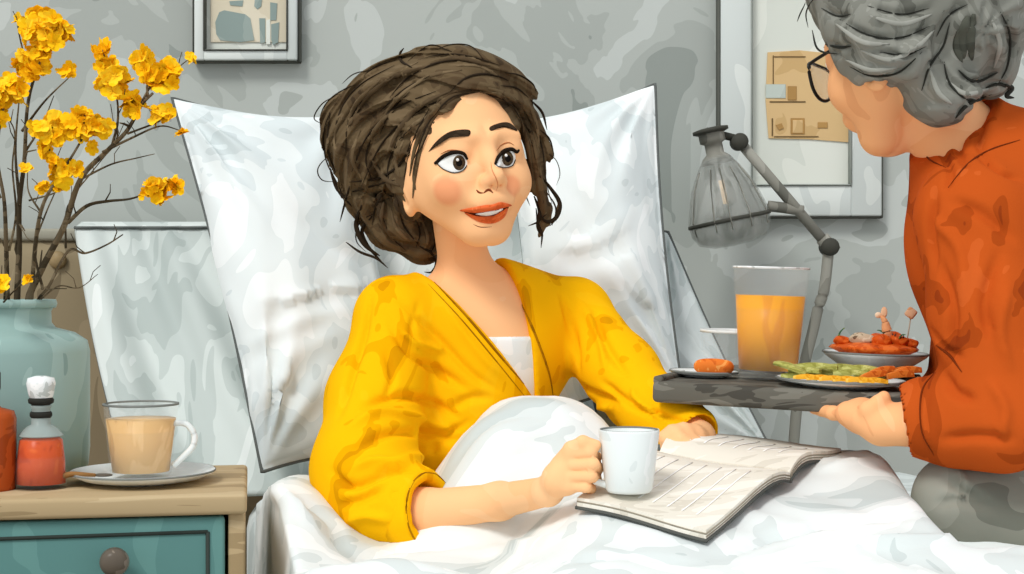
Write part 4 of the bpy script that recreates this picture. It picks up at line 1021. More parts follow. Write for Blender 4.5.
def card_sdf(p):
    t = ell(p, chest + np.array([0, .005, -.01]), (.133, .092, .105), TY)
    t = smin(t, ell(p, belly + np.array([-.012, 0, -.01]), (.122, .092, .13), TY), .05)
    nb = neckB + np.array([0, .012, -.02])
    t = smin(t, cap(p, nb + np.array([-.028, 0, .004]), shL, .038, .050), .04); t = smin(t, cap(p, nb + np.array([.02, .01, .0]), shR, .038, .047), .04)
    s1 = chain(p, [shL, P(374, 400, 1.895), P(364, 470, 1.83), P(376, 502, 1.79)], [.050, .055, .062, .050], .03)
    s1 = smin(s1, chain(p, [P(376, 498, 1.80), P(405, 506, 1.77), P(428, 510, 1.752)], [.054, .046, .040], .02), .02)
    t = smin(t, s1, .022)
    s2 = chain(p, [shR, P(618, 372, 1.98), P(655, 410, 1.89), P(694, 430, 1.815)], [.047, .047, .040, .027], .03)
    t = smin(t, s2, .018)
    # collar band
    t = smin(t, cap(p, neckB + TY @ np.array([-.036, .01, .012]), neckB + TY @ np.array([.036, .012, .008]), .026, .024), .02)
    t = smin(t, torso_sdf(p) - .013, .006)
    q = p.astype(f32)
    t = t + .0028 * waves(q * np.array([1, 1, .7], f32), 24, 9, 2)
    # hollow: neck opening, front opening, forearms
    t = smax(t, -vwedge(p), .006)
    t = smax(t, -cap(p, neckA, neckB - np.array([0, 0, .02]), .043, .043), .006)
    fa = (P(520, 500, 1.68) - P(415, 508, 1.765)); fa /= np.linalg.norm(fa)
    t = smax(t, -cap(p, P(424, 509, 1.757), P(520, 500, 1.68), .0345, .030), .004)
    t = smax(t, ((p - P(431, 510, 1.752).astype(f32)) @ fa.astype(f32)) - 0 + np.where(p[:, 1] > 1.95, -9, 0).astype(f32) + np.where(p[:, 2] > P(0, 455, 1.75)[2], -9, 0).astype(f32), .004)
    f2 = (wrR - P(655, 410, 1.89)); f2 /= np.linalg.norm(f2)
    t = smax(t, -cap(p, P(698, 433, 1.805), P(720, 446, 1.76), .0235, .0235), .004)
    return t
cv, cq = sdf_mesh(card_sdf, [-.36, 1.60, .46], [.34, 2.24, .90], .0030)
folds = [([(372, 292), (362, 340), (350, 380), (338, 420)], .006, -.008), ([(388, 322), (410, 352), (440, 372), (470, 392)], .006, -.009), ([(398, 330), (420, 345), (450, 350)], .005, .005),
  ([(360, 408), (400, 396), (430, 402), (462, 420)], .006, -.011), ([(345, 430), (380, 412), (420, 418), (455, 432)], .006, .008), ([(352, 452), (392, 432), (436, 436), (462, 440)], .006, -.010), ([(350, 470), (372, 462), (400, 462), (440, 452)], .007, .009),
  ([(330, 470), (352, 486), (392, 470), (430, 468)], .006, -.011), ([(338, 505), (360, 500), (385, 486)], .006, -.009), ([(345, 522), (366, 516), (392, 520)], .005, .007), ([(392, 492), (402, 508), (398, 532)], .005, -.007),
  ([(408, 486), (418, 505), (412, 530)], .004, -.006), ([(398, 300), (430, 330), (470, 372), (500, 392)], .005, -.006), ([(440, 300), (478, 352), (505, 380)], .005, .004), ([(450, 410), (470, 398), (492, 398)], .006, -.006),
  ([(560, 290), (572, 330), (580, 372)], .006, -.007), ([(594, 310), (606, 345), (628, 378)], .006, -.008), ([(580, 300), (600, 340), (606, 372)], .005, .005), ([(562, 372), (590, 392), (620, 404)], .006, -.009), ([(600, 380), (625, 400), (655, 415)], .005, -.008), ([(632, 388), (640, 402), (668, 420)], .005, .006), ([(640, 408), (662, 414), (690, 426)], .004, -.006), ([(556, 392), (580, 402), (610, 408)], .006, .007),
  ([(385, 350), (392, 380), (380, 410)], .005, -.006), ([(420, 300), (412, 330), (420, 350)], .005, -.004), ([(432, 452), (440, 440), (470, 420)], .005, -.008)]
cv = crease(cv, cq, folds)
CARD = mesh('cardigan', cv, cq, M_card, W)
cb = bvh_of(cv, cq); ccast = lambda x, y: camhit(cb, x, y, 1.9)
trims = []
def line_on(pts, w, lift=.0005, n=10, d=1.9):
    hp = [camhit(cb, x, y) for x, y in spline(pts, n)]; hp = [h for h in hp if h]
    if len(hp) > 2: 
        run = [hp[0]]
        for h in hp[1:]:
            if np.linalg.norm(h[0] - run[-1][0]) > .03:
                if len(run) > 2: trims.append(tube([a + b * lift for a, b in run], lambda t: w * max(.25, math.sin(math.pi * min(.98, max(.02, t))) ** .5), 6, .6, [b for a, b in run]))
                run = [h]
            else: run.append(h)
        if len(run) > 2: trims.append(tube([a + b * lift for a, b in run], lambda t: w * max(.25, math.sin(math.pi * min(.98, max(.02, t))) ** .5), 6, .6, [b for a, b in run]))
for pts, w in (([(434, 282), (468, 318), (500, 356), (534, 396)], .0018), ([(512, 285), (530, 322), (548, 370), (553, 396)], .0018), ([(428, 284), (460, 318), (492, 356), (526, 398)], .0008)):
    line_on(pts, w)
each('placket_trim', trims, M_cardline, CARD)
fa = (P(520, 500, 1.68) - P(415, 508, 1.765)); fa /= np.linalg.norm(fa)
mesh('cuff', *lathe([(.036, -.032), (.0475, -.034), (.0500, -.020), (.0485, -.004), (.0450, .003), (.036, .001), (.035, -.015), (.036, -.032)], P(429, 511, 1.752), 48, axis=fa, wob=lambda a, z: .025 * math.sin(7 * a + 90 * z)), M_card, CARD)
# hair ------------------------------------------------------------------------
M_hair = mat('brown_hair', [((66, 53, 38), 0), ((86, 70, 50), .36), ((99, 83, 60), .46), ((110, 93, 69), .62)], scale=10, stretch=(1, 1, 1), dist=3, rough=.7, spec=.2)
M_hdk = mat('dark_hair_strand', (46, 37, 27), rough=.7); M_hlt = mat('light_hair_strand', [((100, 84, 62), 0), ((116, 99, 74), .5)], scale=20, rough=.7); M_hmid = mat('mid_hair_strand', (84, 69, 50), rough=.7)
pxm = 1.95 / F
def hair_sdf(p):
    q = to_head(p)
    cap_ = ell(q, (0, .020, .055), (.089, .110, .102))
    face = ell(q, (.004, -.125, -.030), (.079, .115, .122))
    cap_ = smax(cap_, -face, .012)
    cap_ = smax(cap_, -(q[:, 2] + .055), .02)
    d = smin(cap_, ell(q, (-.068, .020, .004), (.021, .042, .066)), .015)
    d = smin(d, ell(q, (.070, .030, .004), (.018, .040, .060)), .015)
    B = lambda x, y, dd, rx, ry, rz: ell(p, P(x, y, dd), (rx * pxm, rz * pxm, ry * pxm))
    d = smin(d, B(380, 142, 2.03, 56, 58, 60), .03)
    d = smin(d, B(352, 128, 2.05, 32, 36, 34), .02)
    d = smin(d, B(412, 100, 2.0, 62, 42, 62), .03)
    d = smin(d, B(462, 80, 1.97, 58, 32, 54), .025)
    d = smin(d, B(510, 96, 1.97, 26, 24, 30), .02)
    d = smin(d, B(370, 188, 2.02, 28, 34, 34), .02)
    d = smin(d, B(396, 218, 2.03, 32, 34, 32), .02)
    d = smin(d, B(422, 240, 2.04, 22, 24, 26), .015)
    d = smin(d, B(424, 150, 1.93, 12, 44, 22), .012)
    d = smin(d, chain(p, [P(529, 118, 1.975), P(537, 155, 1.98), P(538, 186, 1.98), P(547, 208, 1.98), P(546, 222, 1.98), P(542, 234, 1.98)], [.016, .016, .012, .009, .007, .003], .01), .012)
    face2 = ell(q, (.006, -.135, -.034), (.0775, .118, .118))
    # combed grooves running back from the brow towards the knot
    k = P(432, 196, 1.97); v = p - k.astype(f32)
    th = np.arctan2(v[:, 2], v[:, 0]); rr = np.sqrt((v ** 2).sum(1))
    d = d + .0012 * np.sin(rr * 820 + 5 * waves(p, 16, 4, 2) + 2 * th) + .0036 * np.sin(rr * 270 + 3.5 * waves(p, 10, 8, 1) + 1.5 * th)
    return smax(d, -face2, .006)
hhv, hhq = sdf_mesh(hair_sdf, P(310, 275, 1.95) - [0, .17, 0], P(575, 30, 1.95) + [0, .20, 0], .0022)
DK = [([(455, 98), (430, 104), (400, 124), (378, 150), (362, 186)], .0016), ([(448, 100), (428, 122), (414, 150), (408, 182)], .0018), ([(436, 92), (396, 108), (366, 138), (352, 172)], .0016), ([(395, 66), (362, 84), (342, 108), (332, 140)], .0014), ([(350, 182), (380, 178), (402, 162), (412, 140)], .0022), ([(345, 194), (372, 186), (396, 180)], .0016),
 ([(420, 120), (398, 142), (388, 168), (392, 188)], .0014), ([(470, 60), (440, 62), (408, 78), (390, 98)], .0016), ([(500, 66), (476, 58), (446, 54), (420, 60)], .0012), ([(508, 80), (488, 74), (466, 78), (450, 92)], .0018), ([(486, 96), (470, 92), (452, 97), (440, 108)], .0020), ([(528, 98), (516, 88), (500, 86)], .0014),
 ([(330, 112), (328, 150), (342, 186)], .0016), ([(336, 100), (324, 130), (326, 160), (340, 188), (346, 205)], .0012), ([(398, 200), (404, 226), (420, 246)], .0016), ([(380, 206), (388, 234), (406, 250)], .0014), ([(432, 222), (436, 240), (430, 254)], .0016), ([(374, 130), (366, 158), (372, 182)], .0014), ([(410, 92), (390, 112), (380, 134)], .0012), ([(520, 106), (530, 132), (536, 160)], .0018), ([(534, 118), (542, 148), (545, 178), (552, 204)], .0012), ([(545, 190), (556, 208), (552, 226)], .0014), ([(385, 190), (376, 206), (372, 226)], .0014),
 ([(362, 100), (348, 124), (346, 152)], .0012), ([(430, 76), (404, 90), (380, 112)], .0014), ([(412, 212), (420, 232), (416, 248)], .0012), ([(424, 130), (420, 160), (412, 186)], .0014)]
LT_ = [([(462, 70), (430, 76), (400, 96), (380, 122)], .0030), ([(380, 80), (356, 104), (346, 132)], .0034), ([(440, 108), (410, 128), (392, 152)], .0032), ([(500, 78), (480, 66), (456, 66)], .0028), ([(360, 130), (352, 158), (362, 180)], .0030), ([(400, 104), (376, 128), (368, 150)], .0028), ([(390, 206), (396, 228), (410, 242)], .0028), ([(525, 96), (536, 122), (540, 150)], .0026), ([(404, 140), (396, 160), (400, 178)], .0026), ([(418, 62), (392, 76), (374, 92)], .0024), ([(340, 118), (334, 142), (342, 166)], .0024), ([(422, 220), (428, 238), (424, 250)], .0022)]
MD_ = [([(430, 66), (396, 76), (366, 98), (350, 126)], .0036), ([(452, 90), (420, 106), (398, 132), (386, 160)], .0036), ([(490, 66), (458, 58), (430, 64)], .0030), ([(372, 160), (384, 178), (400, 186)], .0034), ([(384, 200), (382, 222), (396, 244)], .0034), ([(440, 98), (424, 124), (416, 152)], .0030)]
hhv = crease(hhv, hhq, [(p_, .0050, -.0030) for p_, w in DK] + [(p_, .0070, .0030) for p_, w in LT_ + MD_] + [([(350, 190), (372, 196), (398, 196)], 0.008, -.008), ([(404, 70), (384, 92), (352, 112)], .008, -.006)])
HAIR = mesh('hair', hhv, hhq, M_hair, W)
hb2 = bvh_of(hhv, hhq)
def hcast(d0): 
    def f(x, y):
        h = camhit(hb2, x, y); return h if h is not None else (P(x, y, d0), np.array([0, -1.0, 0]))
    return f
def lock(pts, w, lift=.0012, d0=1.97, flat=.6):
    s = spline(pts, 9); hp = []; 
    raw = [camhit(hb2, x, y) for x, y in s]
    dep = [h[0][1] if h else None for h in raw]
    known = [i for i, v in enumerate(dep) if v is not None]
    for i, (x, y) in enumerate(s):
        if raw[i] is not None: hp.append(raw[i])
        else:
            j = min(known, key=lambda k: abs(k - i)) if known else None
            dd = (dep[j] + .004 if j is not None else d0); hp.append((P(x, y, dd), np.array([0, -1.0, 0])))
    V = np.array([a + b * lift for a, b in hp])
    for _ in range(3): V[1:-1] = (V[:-2] + 2 * V[1:-1] + V[2:]) / 4
    return tube(V, lambda t: w * max(.1, math.sin(math.pi * min(.985, max(.015, .05 + .93 * t))) ** .65), 7, flat, [b for a, b in hp])
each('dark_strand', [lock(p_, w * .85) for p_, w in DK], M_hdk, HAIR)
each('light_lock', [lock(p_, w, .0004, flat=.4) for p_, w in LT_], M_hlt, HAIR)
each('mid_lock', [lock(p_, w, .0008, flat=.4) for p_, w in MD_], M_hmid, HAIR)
both = BVHTree.FromPolygons(np.concatenate([hhv, hv]).tolist(), np.concatenate([hhq, hq + len(hhv)]).tolist())
_keep = hb2; hb2 = both
each('hairline_lock', [lock(p_, w, .0006, 1.9, .55) for p_, w in [([(480, 91), (454, 97), (435, 114), (423, 140), (416, 172), (413, 198)], .0046), ([(470, 90), (446, 100), (428, 120), (416, 146), (410, 176)], .0050), ([(476, 91), (500, 95), (515, 111), (526, 138), (532, 168), (535, 196)], .0042), ([(488, 88), (508, 96), (522, 112), (533, 140), (540, 176)], .0044),
    ([(474, 92), (462, 93), (448, 99)], .0034), ([(424, 138), (417, 158), (414, 178), (416, 190)], .0030)]], M_hair, HAIR)
each('hairline_strand', [lock(p_, w, .0034, 1.9, .6) for p_, w in [([(474, 94), (452, 99), (434, 117), (422, 143), (415, 176)], .0012), ([(480, 93), (501, 98), (515, 114), (525, 138), (531, 168)], .0012), ([(440, 104), (426, 130), (420, 150), (413, 165)], .0010), ([(430, 130), (424, 146), (418, 156)], .0009)]], M_hdk, HAIR)
hb2 = _keep
WISP = [([(540, 176), (552, 190), (560, 204), (556, 218), (546, 222), (540, 214)], .0040), ([(534, 196), (540, 212), (538, 226), (542, 236)], .0034), ([(362, 205), (356, 224), (364, 244), (380, 256)], .0044), ([(420, 246), (432, 254), (437, 264), (431, 272)], .0030), ([(330, 168), (338, 190), (352, 206)], .0036), ([(412, 68), (402, 62), (400, 54), (404, 48)], .0026), ([(452, 52), (436, 46), (424, 48), (408, 62)], .0014), ([(484, 60), (470, 46), (452, 45), (436, 50)], .0013), ([(505, 72), (520, 76), (532, 84), (536, 92)], .0016), ([(356, 84), (340, 92), (326, 104), (320, 116)], .0014), ([(336, 96), (322, 104), (314, 118), (322, 124)], .0012), ([(332, 152), (318, 168), (322, 180), (336, 182)], .0011), ([(350, 186), (346, 200), (340, 222)], .0022), ([(372, 216), (362, 230), (368, 246), (382, 262)], .0034), ([(376, 212), (360, 222), (356, 240), (366, 252)], .0012), ([(346, 242), (360, 252), (376, 258), (388, 268)], .0024), ([(430, 250), (436, 262), (432, 272), (424, 272)], .0020), ([(436, 240), (442, 254), (438, 268)], .0012), ([(536, 208), (538, 222), (542, 234), (541, 248)], .0022), ([(546, 214), (538, 222), (528, 226)], .0016), ([(540, 130), (550, 140), (554, 158)], .0016), ([(546, 152), (556, 160), (560, 174), (556, 186)], .0008), ([(548, 186), (558, 198), (559, 214), (550, 226)], .0026), ([(530, 100), (542, 112), (547, 130)], .0024), ([(372, 70), (354, 74), (342, 84)], .0010), ([(390, 62), (376, 66), (364, 76)], .0012), ([(430, 108), (416, 134), (408, 160), (404, 180)], .0016), ([(426, 116), (414, 140), (410, 168)], .001), ([(424, 200), (432, 216), (434, 234)], .0020), ([(528, 178), (526, 194), (530, 206)], .0012)]
each('loose_strand', [lock(p_, w * .8, .001, 1.98, .8) for p_, w in WISP], M_hdk, HAIR)

cuff_end = P(429, 511, 1.752); e1 = np.cross([0, 0, 1.0], fa); e1 /= np.linalg.norm(e1); e2 = np.cross(fa, e1)
mesh('cuff_seam', *join(tube([cuff_end + fa * .002 + (e1 * math.cos(a) + e2 * math.sin(a)) * .0452 for a in np.linspace(0, 6.283, 40)[:-1]], .0011, 6, closed=True)), M_cardline, CARD)
# ================================================================= the grey-haired woman
M_skin2 = mat('skin_warm', [((238, 170, 118), 0), ((247, 182, 128), .42), ((251, 190, 138), .6)], scale=8, rough=.65, spec=.25)
EC = P(914, 46, 1.70); ER = rot(-147, 10, 0)
def to_e(p): return ((p - EC.astype(f32)) @ ER.astype(f32))
def ew(x, y, z): return EC + ER @ np.array([x, y, z], float)
eN1 = ew(0, .03, -.05); eN2 = P(972, 160, 1.74); cdir = P(935, 107, 1.72) - P(972, 160, 1.74); cdir /= np.linalg.norm(cdir); eC = P(955, 126, 1.73)
eSh = P(972, 218, 1.64); eEl = P(1000, 420, 1.60); eWr = P(882, 425, 1.66)
fSh = P(985, 225, 1.86); fEl = P(965, 400, 1.93); fWr = tp(LT + .05, WT - .05, -.02)
eTor = P(1017, 240, 1.74); eLow = P(1036, 370, 1.77); eHip = P(1060, 470, 1.80)
edc = eWr
def U(px, py, off): return P(px, py, 1.70 + off)
EH = dict(
  palm=[(eWr, P(862, 416, 1.69), .0205, .020), (P(862, 416, 1.69), P(848, 412, 1.72), .018, .013), (P(862, 418, 1.67), P(846, 414, 1.69), .016, .012)],
  fing=[([P(850, 415, 1.69), P(833, 413, 1.715), P(822, 410, 1.745), P(814, 409, 1.77)], [.0092, .0082, .0074, .0062]),
        ([P(851, 414, 1.705), P(836, 411, 1.74), P(826, 408, 1.775), P(820, 407, 1.80)], [.0092, .0084, .0074, .0062]),
        ([P(855, 413, 1.72), P(842, 410, 1.76), P(836, 407, 1.80), P(832, 406, 1.82)], [.009, .008, .007, .006]),
        ([P(860, 412, 1.735), P(852, 409, 1.775), P(847, 407, 1.81), P(845, 406, 1.825)], [.0082, .007, .006, .0052])],
  thumb=[([P(872, 418, 1.665), P(868, 410, 1.655), P(878, 403, 1.652), P(884, 397, 1.655)], [.0125, .0098, .0084, .0070])])
def etorso(p):
    t = ell(p, eTor, (.115, .10, .14)); t = smin(t, ell(p, eLow, (.10, .095, .14)), .05); t = smin(t, ell(p, eHip, (.12, .12, .08)), .05)
    t = smin(t, cap(p, eN2, eSh, .04, .046), .04); t = smin(t, cap(p, eN2, fSh, .04, .046), .04)
    t = smin(t, chain(p, [eSh, eEl, eCuff], [.044, .036, .026], .012), .015)
    return smin(t, chain(p, [fSh, fEl, P(945, 400, 1.95)], [.044, .036, .028], .012), .015)
eCuff = P(926, 418, 1.645)
def elder_sdf(p):
    d = head_sdf(to_e(p))
    d = smin(d, chain(p, [eN1, P(940, 118, 1.73), eN2], [.040, .041, .046], .02), .012)
    t = ell(p, eTor, (.115, .10, .14)); t = smin(t, ell(p, eLow, (.10, .095, .14)), .05); t = smin(t, ell(p, eHip, (.12, .12, .08)), .05)
    t = smin(t, cap(p, eN2, eSh, .04, .046), .04); t = smin(t, cap(p, eN2, fSh, .04, .046), .04)
    d = smin(d, t, .03)
    d = smin(d, chain(p, [eSh, eEl, eWr], [.044, .036, .0225], .012), .015)
    d = smin(d, chain(p, [fSh, fEl, fWr], [.044, .036, .021], .012), .015)
    d = smin(d, hand_sdf(p, EH), .01)
    # far hand: closed on the tray's right end
    fh = fWr
    d = smin(d, cap(p, fWr, fWr - xd * .03, .018, .015), .01)
    for k in range(4):
        b = fWr - xd * .032 + yd * (-.024 + .016 * k)
        d = smin(d, chain(p, [b, b - xd * .02 + zd * -.006, b - xd * .042 - zd * .004], [.0085, .0078, .006], .003), .004)
    d = smin(d, chain(p, [fWr - yd * .02, fWr - yd * .026 - xd * .02 + zd * .014, fWr - xd * .048 - yd * .022 + zd * .024], [.012, .0088, .0068], .003), .005)
    # legs, knees bent, feet tucked back
    for s, kn, an in ((0, P(958, 502, 1.66), P(1120, 545, 1.62)), (1, P(965, 500, 1.90), P(1120, 520, 1.95))):
        d = smin(d, chain(p, [eHip + np.array([0, -.05 + .12 * s, -.01]), kn + np.array([.012, 0, 0]), an], [.066, .034, .026], .02), .02)
    return d
ELD = thing('person', 'grey-haired woman with black glasses in an orange shirt, seen from behind, holding the tray', 'person', (eHip[0], eHip[1], .52))
e1v, e1q = sdf_mesh(elder_sdf, EC - [.16, .16, .19], EC + [.16, .16, .16], .0024)
e2v, e2q = sdf_mesh(elder_sdf, [.30, 1.50, .44], [.95, 2.12, EC[2] - .18], .0040)
hlo = np.array([P(806, 0, 1.72)[0], 1.60, P(0, 460, 1.70)[2]]); hhi = np.array([P(915, 0, 1.7)[0], 1.86, P(0, 390, 1.70)[2]])
e3v, e3q = sdf_mesh(elder_sdf, hlo, hhi, .0018)
e2q = outside(e2v, e2q, [(e3v.min(0) + .004, e3v.max(0) - .004)])
mesh('body', np.concatenate([e1v, e2v, e3v]), np.concatenate([e1q, e2q + len(e1v), e3q + len(e1v) + len(e2v)]), M_skin2, ELD)
eb1 = bvh_of(e1v, e1q)
def ecast2(x, z):   # onto the face, from straight in front of it
    o = ew(x, -.3, z); d = ER @ np.array([0, 1.0, 0]); h = eb1.ray_cast(Vector(o), Vector(d)); return np.array(h[0]), np.array(h[1])
for s in (-1, 1):
    ey = mesh('eye', *patch(loop([(s * .034 - .015, .002), (s * .034 - .006, .008), (s * .034 + .006, .008), (s * .034 + .015, .002), (s * .034 + .005, -.005), (s * .034 - .005, -.005)], 4), ecast2, .0004, .002), M_eyew, ELD)
    mesh('iris', *patch(oval(s * .034 + .002, .001, .0055, .0055, 18), ecast2, .0024, .0004, 3), M_iris, ey)
    mesh('eyebrow', *patch(loop([(s * .034 - .018, .022), (s * .034, .029), (s * .034 + .018, .022), (s * .034, .024)], 4), ecast2, .0006, .0015), mat('grey_brow', (110, 110, 104)), ELD)
mesh('mouth', *patch(loop([(-.022, -.062), (-.008, -.057), (0, -.059), (.008, -.057), (.022, -.062), (0, -.070)], 4), ecast2, .0006, .002), M_lip, ELD)
# orange shirt ------------------------------------------------------------------
M_or = mat('orange_shirt_cloth', [((144, 58, 20), 0), ((166, 70, 22), .33), ((188, 82, 28), .41), ((197, 90, 36), .62)], scale=7, stretch=(1, 1, .7), dist=2.4, rough=.85, spec=.1)
M_orline = mat('orange_seam', (110, 44, 14))
def shirt_sdf(p):
    t = ell(p, eTor, (.128, .112, .15)); t = smin(t, ell(p, eLow, (.112, .105, .15)), .05); t = smin(t, ell(p, eHip + np.array([.02, 0, .02]), (.12, .12, .07)), .05)
    t = smin(t, cap(p, eN2 + np.array([.01, 0, -.005]), eSh, .050, .056), .04); t = smin(t, cap(p, eN2, fSh, .050, .054), .04)
    a = chain(p, [eSh, P(984, 310, 1.615), eEl], [.060, .058, .056], .02)
    a = smin(a, chain(p, [eEl, P(960, 420, 1.625), eCuff], [.056, .050, .046], .02), .02)
    t = smin(t, a, .018)
    b = chain(p, [fSh, fEl, P(945, 400, 1.95)], [.054, .046, .040], .02); t = smin(t, b, .02)
    # stand collar round the neck
    cd_ = cdir
    col = cap(p, eN2 - cd_ * .02, eC + cd_ * .02, .064, .057)
    t = smin(t, col, .018)
    t = smin(t, etorso(p) - .012, .006)
    t = t + .003 * waves(p * np.array([1, 1, .7], f32), 20, 21, 2)
    t = smax(t, -cap(p, eC + cd_ * .02, eC + cd_ * .12, .049, .049), .004)
    t = smax(t, ((p - eC.astype(f32)) @ cd_.astype(f32)) + np.where(np.sqrt(((p - eC.astype(f32)) ** 2).sum(1)) > .10, -9, 0).astype(f32), .004)
    fa_ = (eWr - eCuff) / np.linalg.norm(eWr - eCuff)
    t = smax(t, -cap(p, eCuff + fa_ * -.012, eCuff + fa_ * .08, .037, .037), .004)
    return t
sv, sq = sdf_mesh(shirt_sdf, [.36, 1.48, .46], [.95, 2.14, 1.06], .0034)
sfold = [([(935, 190), (930, 230), (936, 270)], .007, -.008), ([(950, 200), (985, 215), (1015, 240)], .007, -.008), ([(930, 215), (960, 250), (965, 300)], .007, .007), ([(940, 260), (952, 310), (950, 350)], .007, -.009), ([(1000, 250), (985, 300), (990, 340)], .007, -.009), ([(1010, 280), (1000, 330), (1010, 370)], .006, .007), ([(930, 330), (945, 350), (962, 356)], .006, -.009),
 ([(944, 375), (955, 392), (975, 400)], .006, -.008), ([(940, 440), (975, 436), (1015, 440)], .006, -.008), ([(930, 385), (926, 420), (934, 452)], .005, .006), ([(965, 130), (958, 150), (968, 168)], .005, -.006), ([(985, 118), (978, 140), (988, 160)], .005, -.006), ([(975, 150), (1000, 170), (1022, 178)], .006, -.008), ([(990, 380), (1005, 410), (1000, 440)], .006, .007), ([(940, 150), (950, 172), (945, 190)], .005, -.006)]
sv = crease(sv, sq, sfold)
SH = mesh('shirt', sv, sq, M_or, ELD)
sb = bvh_of(sv, sq); trims = []; cb = sb
for pts, w in (([(936, 345), (950, 356), (962, 372)], .0014), ([(922, 146), (940, 128), (965, 112), (988, 100)], .0014), ([(924, 152), (930, 160), (946, 168)], .001), ([(935, 372), (922, 392), (922, 430), (934, 455)], .0014), ([(948, 188), (968, 164), (990, 150), (1020, 140)], .0012)): line_on(pts, w)
each('seam', trims, M_orline, SH)
# trousers -----------------------------------------------------------------------
M_tro = mat('grey_trouser_cloth', [((112, 114, 104), 0), ((134, 135, 124), .36), ((146, 147, 136), .5), ((154, 155, 144), .66)], scale=8, rough=.9)
def tro_sdf(p):
    d = ell(p, eHip + np.array([.02, 0, -.02]), (.13, .13, .075))
    for s, kn, an in ((0, P(962, 501, 1.66), P(1125, 545, 1.62)), (1, P(968, 500, 1.90), P(1125, 520, 1.95))):
        d = smin(d, chain(p, [eHip + np.array([0, -.05 + .12 * s, -.01]), kn], [.085, .0555], .02), .03)
        d = smin(d, chain(p, [kn + np.array([.012, 0, -.006]), an], [.050, .04], .02), .012)
    return d + .002 * waves(p, 26, 31, 2)
tv_, tq_ = sdf_mesh(tro_sdf, [.40, 1.50, .44], [.95, 2.12, .76], .0040)
tv_ = crease(tv_, tq_, [([(945, 478), (962, 490), (985, 500)], .006, -.008), ([(935, 505), (960, 500), (1000, 508)], .006, -.007), ([(960, 470), (966, 486), (960, 505)], .005, .006)])
mesh('trousers', tv_, tq_, M_tro, ELD)
# hair ----------------------------------------------------------------------------
M_gh = mat('grey_hair', [((96, 97, 90), 0), ((120, 121, 113), .36), ((134, 135, 127), .46), ((146, 147, 139), .62)], scale=10, dist=3, rough=.7, spec=.2)
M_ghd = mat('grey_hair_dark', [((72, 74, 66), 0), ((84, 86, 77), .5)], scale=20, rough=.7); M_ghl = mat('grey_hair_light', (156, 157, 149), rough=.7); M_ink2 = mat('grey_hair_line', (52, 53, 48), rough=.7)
pe = 1.70 / F
def ghair(p):
    q = to_e(p)
    d = ell(q, (0, .018, .050), (.106, .118, .104))
    ax_ = q.copy(); ax_[:, 0] = np.abs(q[:, 0]); d = smin(d, ell(ax_, (.066, .018, -.006), (.034, .062, .062)), .02)
    d = smin(d, ell(q, (0, -.060, .085), (.085, .05, .04)), .03)
    d = smax(d, -ell(q, (0, -.135, -.045), (.070, .105, .115)), .01)
    d = smax(d, -(q[:, 2] + .046 - 1.3 * np.clip(-.035 - q[:, 1], 0, .1) + .5 * np.clip(q[:, 1] - .02, 0, .08)), .012)
    B = lambda x, y, dd, rx, ry, rz: ell(p, P(x, y, dd), (rx * pe, rz * pe, ry * pe))
    d = smin(d, B(940, 20, 1.68, 70, 48, 70), .03)
    d = smin(d, B(890, 30, 1.66, 56, 46, 50), .03)
    d = smin(d, B(938, 90, 1.672, 36, 36, 50), .02)
    bun = B(982, 42, 1.70, 40, 58, 46)
    bun = smax(bun, -B(966, 40, 1.645, 12, 26, 14), .008)
    d = np.minimum(smin(d, bun, .008), 9)
    k = P(966, 40, 1.66); v = p - k.astype(f32); th = np.arctan2(v[:, 2], v[:, 0]); rr = np.sqrt((v ** 2).sum(1))
    d = d + .0014 * np.sin(rr * 420 + 4 * waves(p, 18, 12, 2) + 2 * th) + .0022 * np.sin(th * 8 + 3 * waves(p, 13, 18, 2) + 70 * rr)
    return smax(d, -ell(q, (0, -.150, -.050), (.070, .108, .115)), .006)
gv_, gq_ = sdf_mesh(ghair, P(800, 140, 1.70) - [0, .18, 0], P(1035, -75, 1.70) + [0, .2, 0], .0025)
GD = [([(812, 30), (818, 50), (838, 54)], .0016), ([(826, 44), (840, 48), (852, 46)], .002), ([(840, 20), (870, 36), (900, 38), (930, 26)], .0014), ([(850, 66), (872, 76), (900, 72), (922, 52)], .0016), ([(922, 90), (930, 66), (944, 44), (950, 22)], .0018), ([(944, 62), (950, 84), (968, 100), (992, 94)], .0018), ([(936, 36), (948, 16), (968, 4)], .0014), ([(1000, 12), (1010, 34), (1008, 66), (996, 86)], .0016), ([(958, 70), (975, 82), (998, 72)], .0022), ([(868, 6), (900, 14), (930, 8)], .0012), ([(880, 52), (905, 56), (926, 46)], .0012), ([(985, 88), (1000, 84), (1012, 92)], .0024), ([(955, 118), (968, 104), (985, 98)], .003), ([(822, 8), (836, 16), (852, 14)], .0012)]
GL_ = [([(860, 50), (890, 60), (918, 46), (934, 30)], .003), ([(836, 24), (862, 42), (890, 44)], .003), ([(930, 70), (938, 92), (952, 104)], .003), ([(992, 20), (1000, 44), (994, 68)], .003), ([(846, 60), (870, 70), (896, 68)], .0026), ([(946, 80), (966, 94), (990, 88)], .0028), ([(870, 16), (902, 24), (932, 14)], .0028)]
gv_ = crease(gv_, gq_, [([(962, 2), (946, 24), (940, 50), (946, 76), (966, 96), (992, 100)], .0085, -.0055), ([(968, 18), (960, 38), (964, 60), (972, 66)], .008, -.003)] + [(p_, .0045, -.006) for p_, w in GD] + [(p_, .006, .005) for p_, w in GL_])
GH = mesh('hair', gv_, gq_, M_gh, ELD)
hb2 = bvh_of(gv_, gq_)
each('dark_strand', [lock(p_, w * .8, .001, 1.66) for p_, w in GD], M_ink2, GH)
each('light_lock', [lock(p_, w, .0004, 1.66, .4) for p_, w in GL_], M_ghl, GH)
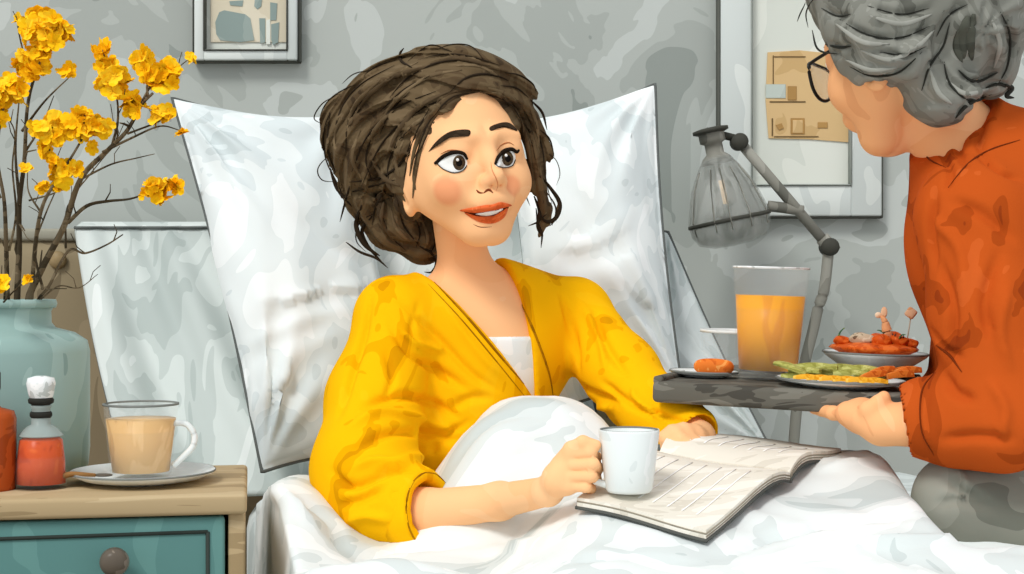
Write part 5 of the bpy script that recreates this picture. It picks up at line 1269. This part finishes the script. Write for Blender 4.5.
mesh('bun_hollow_shade', *join(*[lock(p_, w, .0006, 1.66, .4) for p_, w in [([(968, 16), (962, 36), (964, 58)], .007), ([(974, 14), (970, 36), (972, 60)], .006), ([(958, 30), (957, 46), (962, 62)], .005)]]), M_ghd, GH)  # dark-coloured locks paint the shade inside the bun's hollow
each('loose_strand', [lock(p_, w, .001, 1.66, .8) for p_, w in [([(806, 2), (800, 14), (797, 22)], .0009), ([(816, -4), (806, 12), (808, 28)], .0009), ([(1004, 84), (1012, 88), (1006, 96), (1014, 98)], .003), ([(900, 92), (892, 100), (896, 108)], .0012)]], M_ink2, GH)
# eyeglasses ------------------------------------------------------------------------
M_gf = mat('black_frame', (30, 28, 26), rough=.35, spec=.5)
gfo = None
EG = bpy.data.objects.new('eyeglasses', None); C.objects.link(EG); EG.parent = ELD; EG['label'] = 'black-framed eyeglasses'
def gpart(name, vf, m): return mesh(name, *vf, m, EG)
for s in (-1, 1):
    ring = loop([(s * .0345 + x * s, z) for x, z in ((.027, .016), (.0, .019), (-.022, .014), (-.024, -.004), (-.012, -.021), (.008, -.023), (.025, -.010))], 5)
    pts = [ew(x, -.122 + .014 * (abs(x) / .06) ** 2, z - .010) for x, z in ring]
    gpart('rim', tube(pts, .0021, 8, closed=True), M_gf)
    c = sum(pts) / len(pts); nrm_ = ER @ np.array([0, 1.0, 0])
    n = len(pts); V = [c - nrm_ * .0015] + pts + [c + nrm_ * .0005] + [p + nrm_ * .0015 for p in pts]
    Fs = [(0, 1 + k, 1 + (k + 1) % n) for k in range(n)] + [(n + 1, n + 2 + (k + 1) % n, n + 2 + k) for k in range(n)]
    gpart('lens', (V, Fs), mat('lens_glass', (236, 242, 242), rough=.05, spec=.6, alpha=.22))
    gpart('temple', tube(spline([ew(s * .061, -.108, .002), ew(s * .074, -.09, .002), ew(s * .083, -.04, .004), ew(s * .084, .01, .008), ew(s * .080, .03, -.008)], 8), .0021, 8), M_gf)
gpart('bridge', tube(spline([ew(-.012, -.121, -.002), ew(0, -.125, .001), ew(.012, -.121, -.002)], 6), .002, 8), M_gf)
# ================================================================= light and camera
w = bpy.data.worlds.new('sky'); bpy.context.scene.world = w; w.use_nodes = True
bg = w.node_tree.nodes['Background']; bg.inputs[0].default_value = (.965, .98, 1, 1); bg.inputs[1].default_value = .86
def sun(name, rx, ry, rz, e, ang, col):
    l = bpy.data.lights.new(name, 'SUN'); l.energy = e; l.angle = math.radians(ang); l.color = col
    o = bpy.data.objects.new(name, l); C.objects.link(o); o.rotation_euler = (math.radians(rx), math.radians(ry), math.radians(rz)); o.location = (0, -1, 3)
    return o
sun('soft_key_sun', 42, 0, -32, 1.9, 16, (1, .985, .95))  # key sun added from upper left front for soft shading, no window there
cam = bpy.data.cameras.new('camera'); co = bpy.data.objects.new('camera', cam); C.objects.link(co)
cam.sensor_fit = 'HORIZONTAL'; cam.sensor_width = 36; cam.lens = F / 1024 * 36; cam.clip_start = .01
co.location = (0, 0, CZ); co.rotation_euler = (math.pi / 2, 0, 0)
sc_ = bpy.context.scene; sc_.camera = co
sc_.view_settings.view_transform = 'Standard'; sc_.view_settings.look = 'None'; sc_.view_settings.exposure = 0; sc_.view_settings.gamma = 1; sc_.view_settings.use_curve_mapping = False
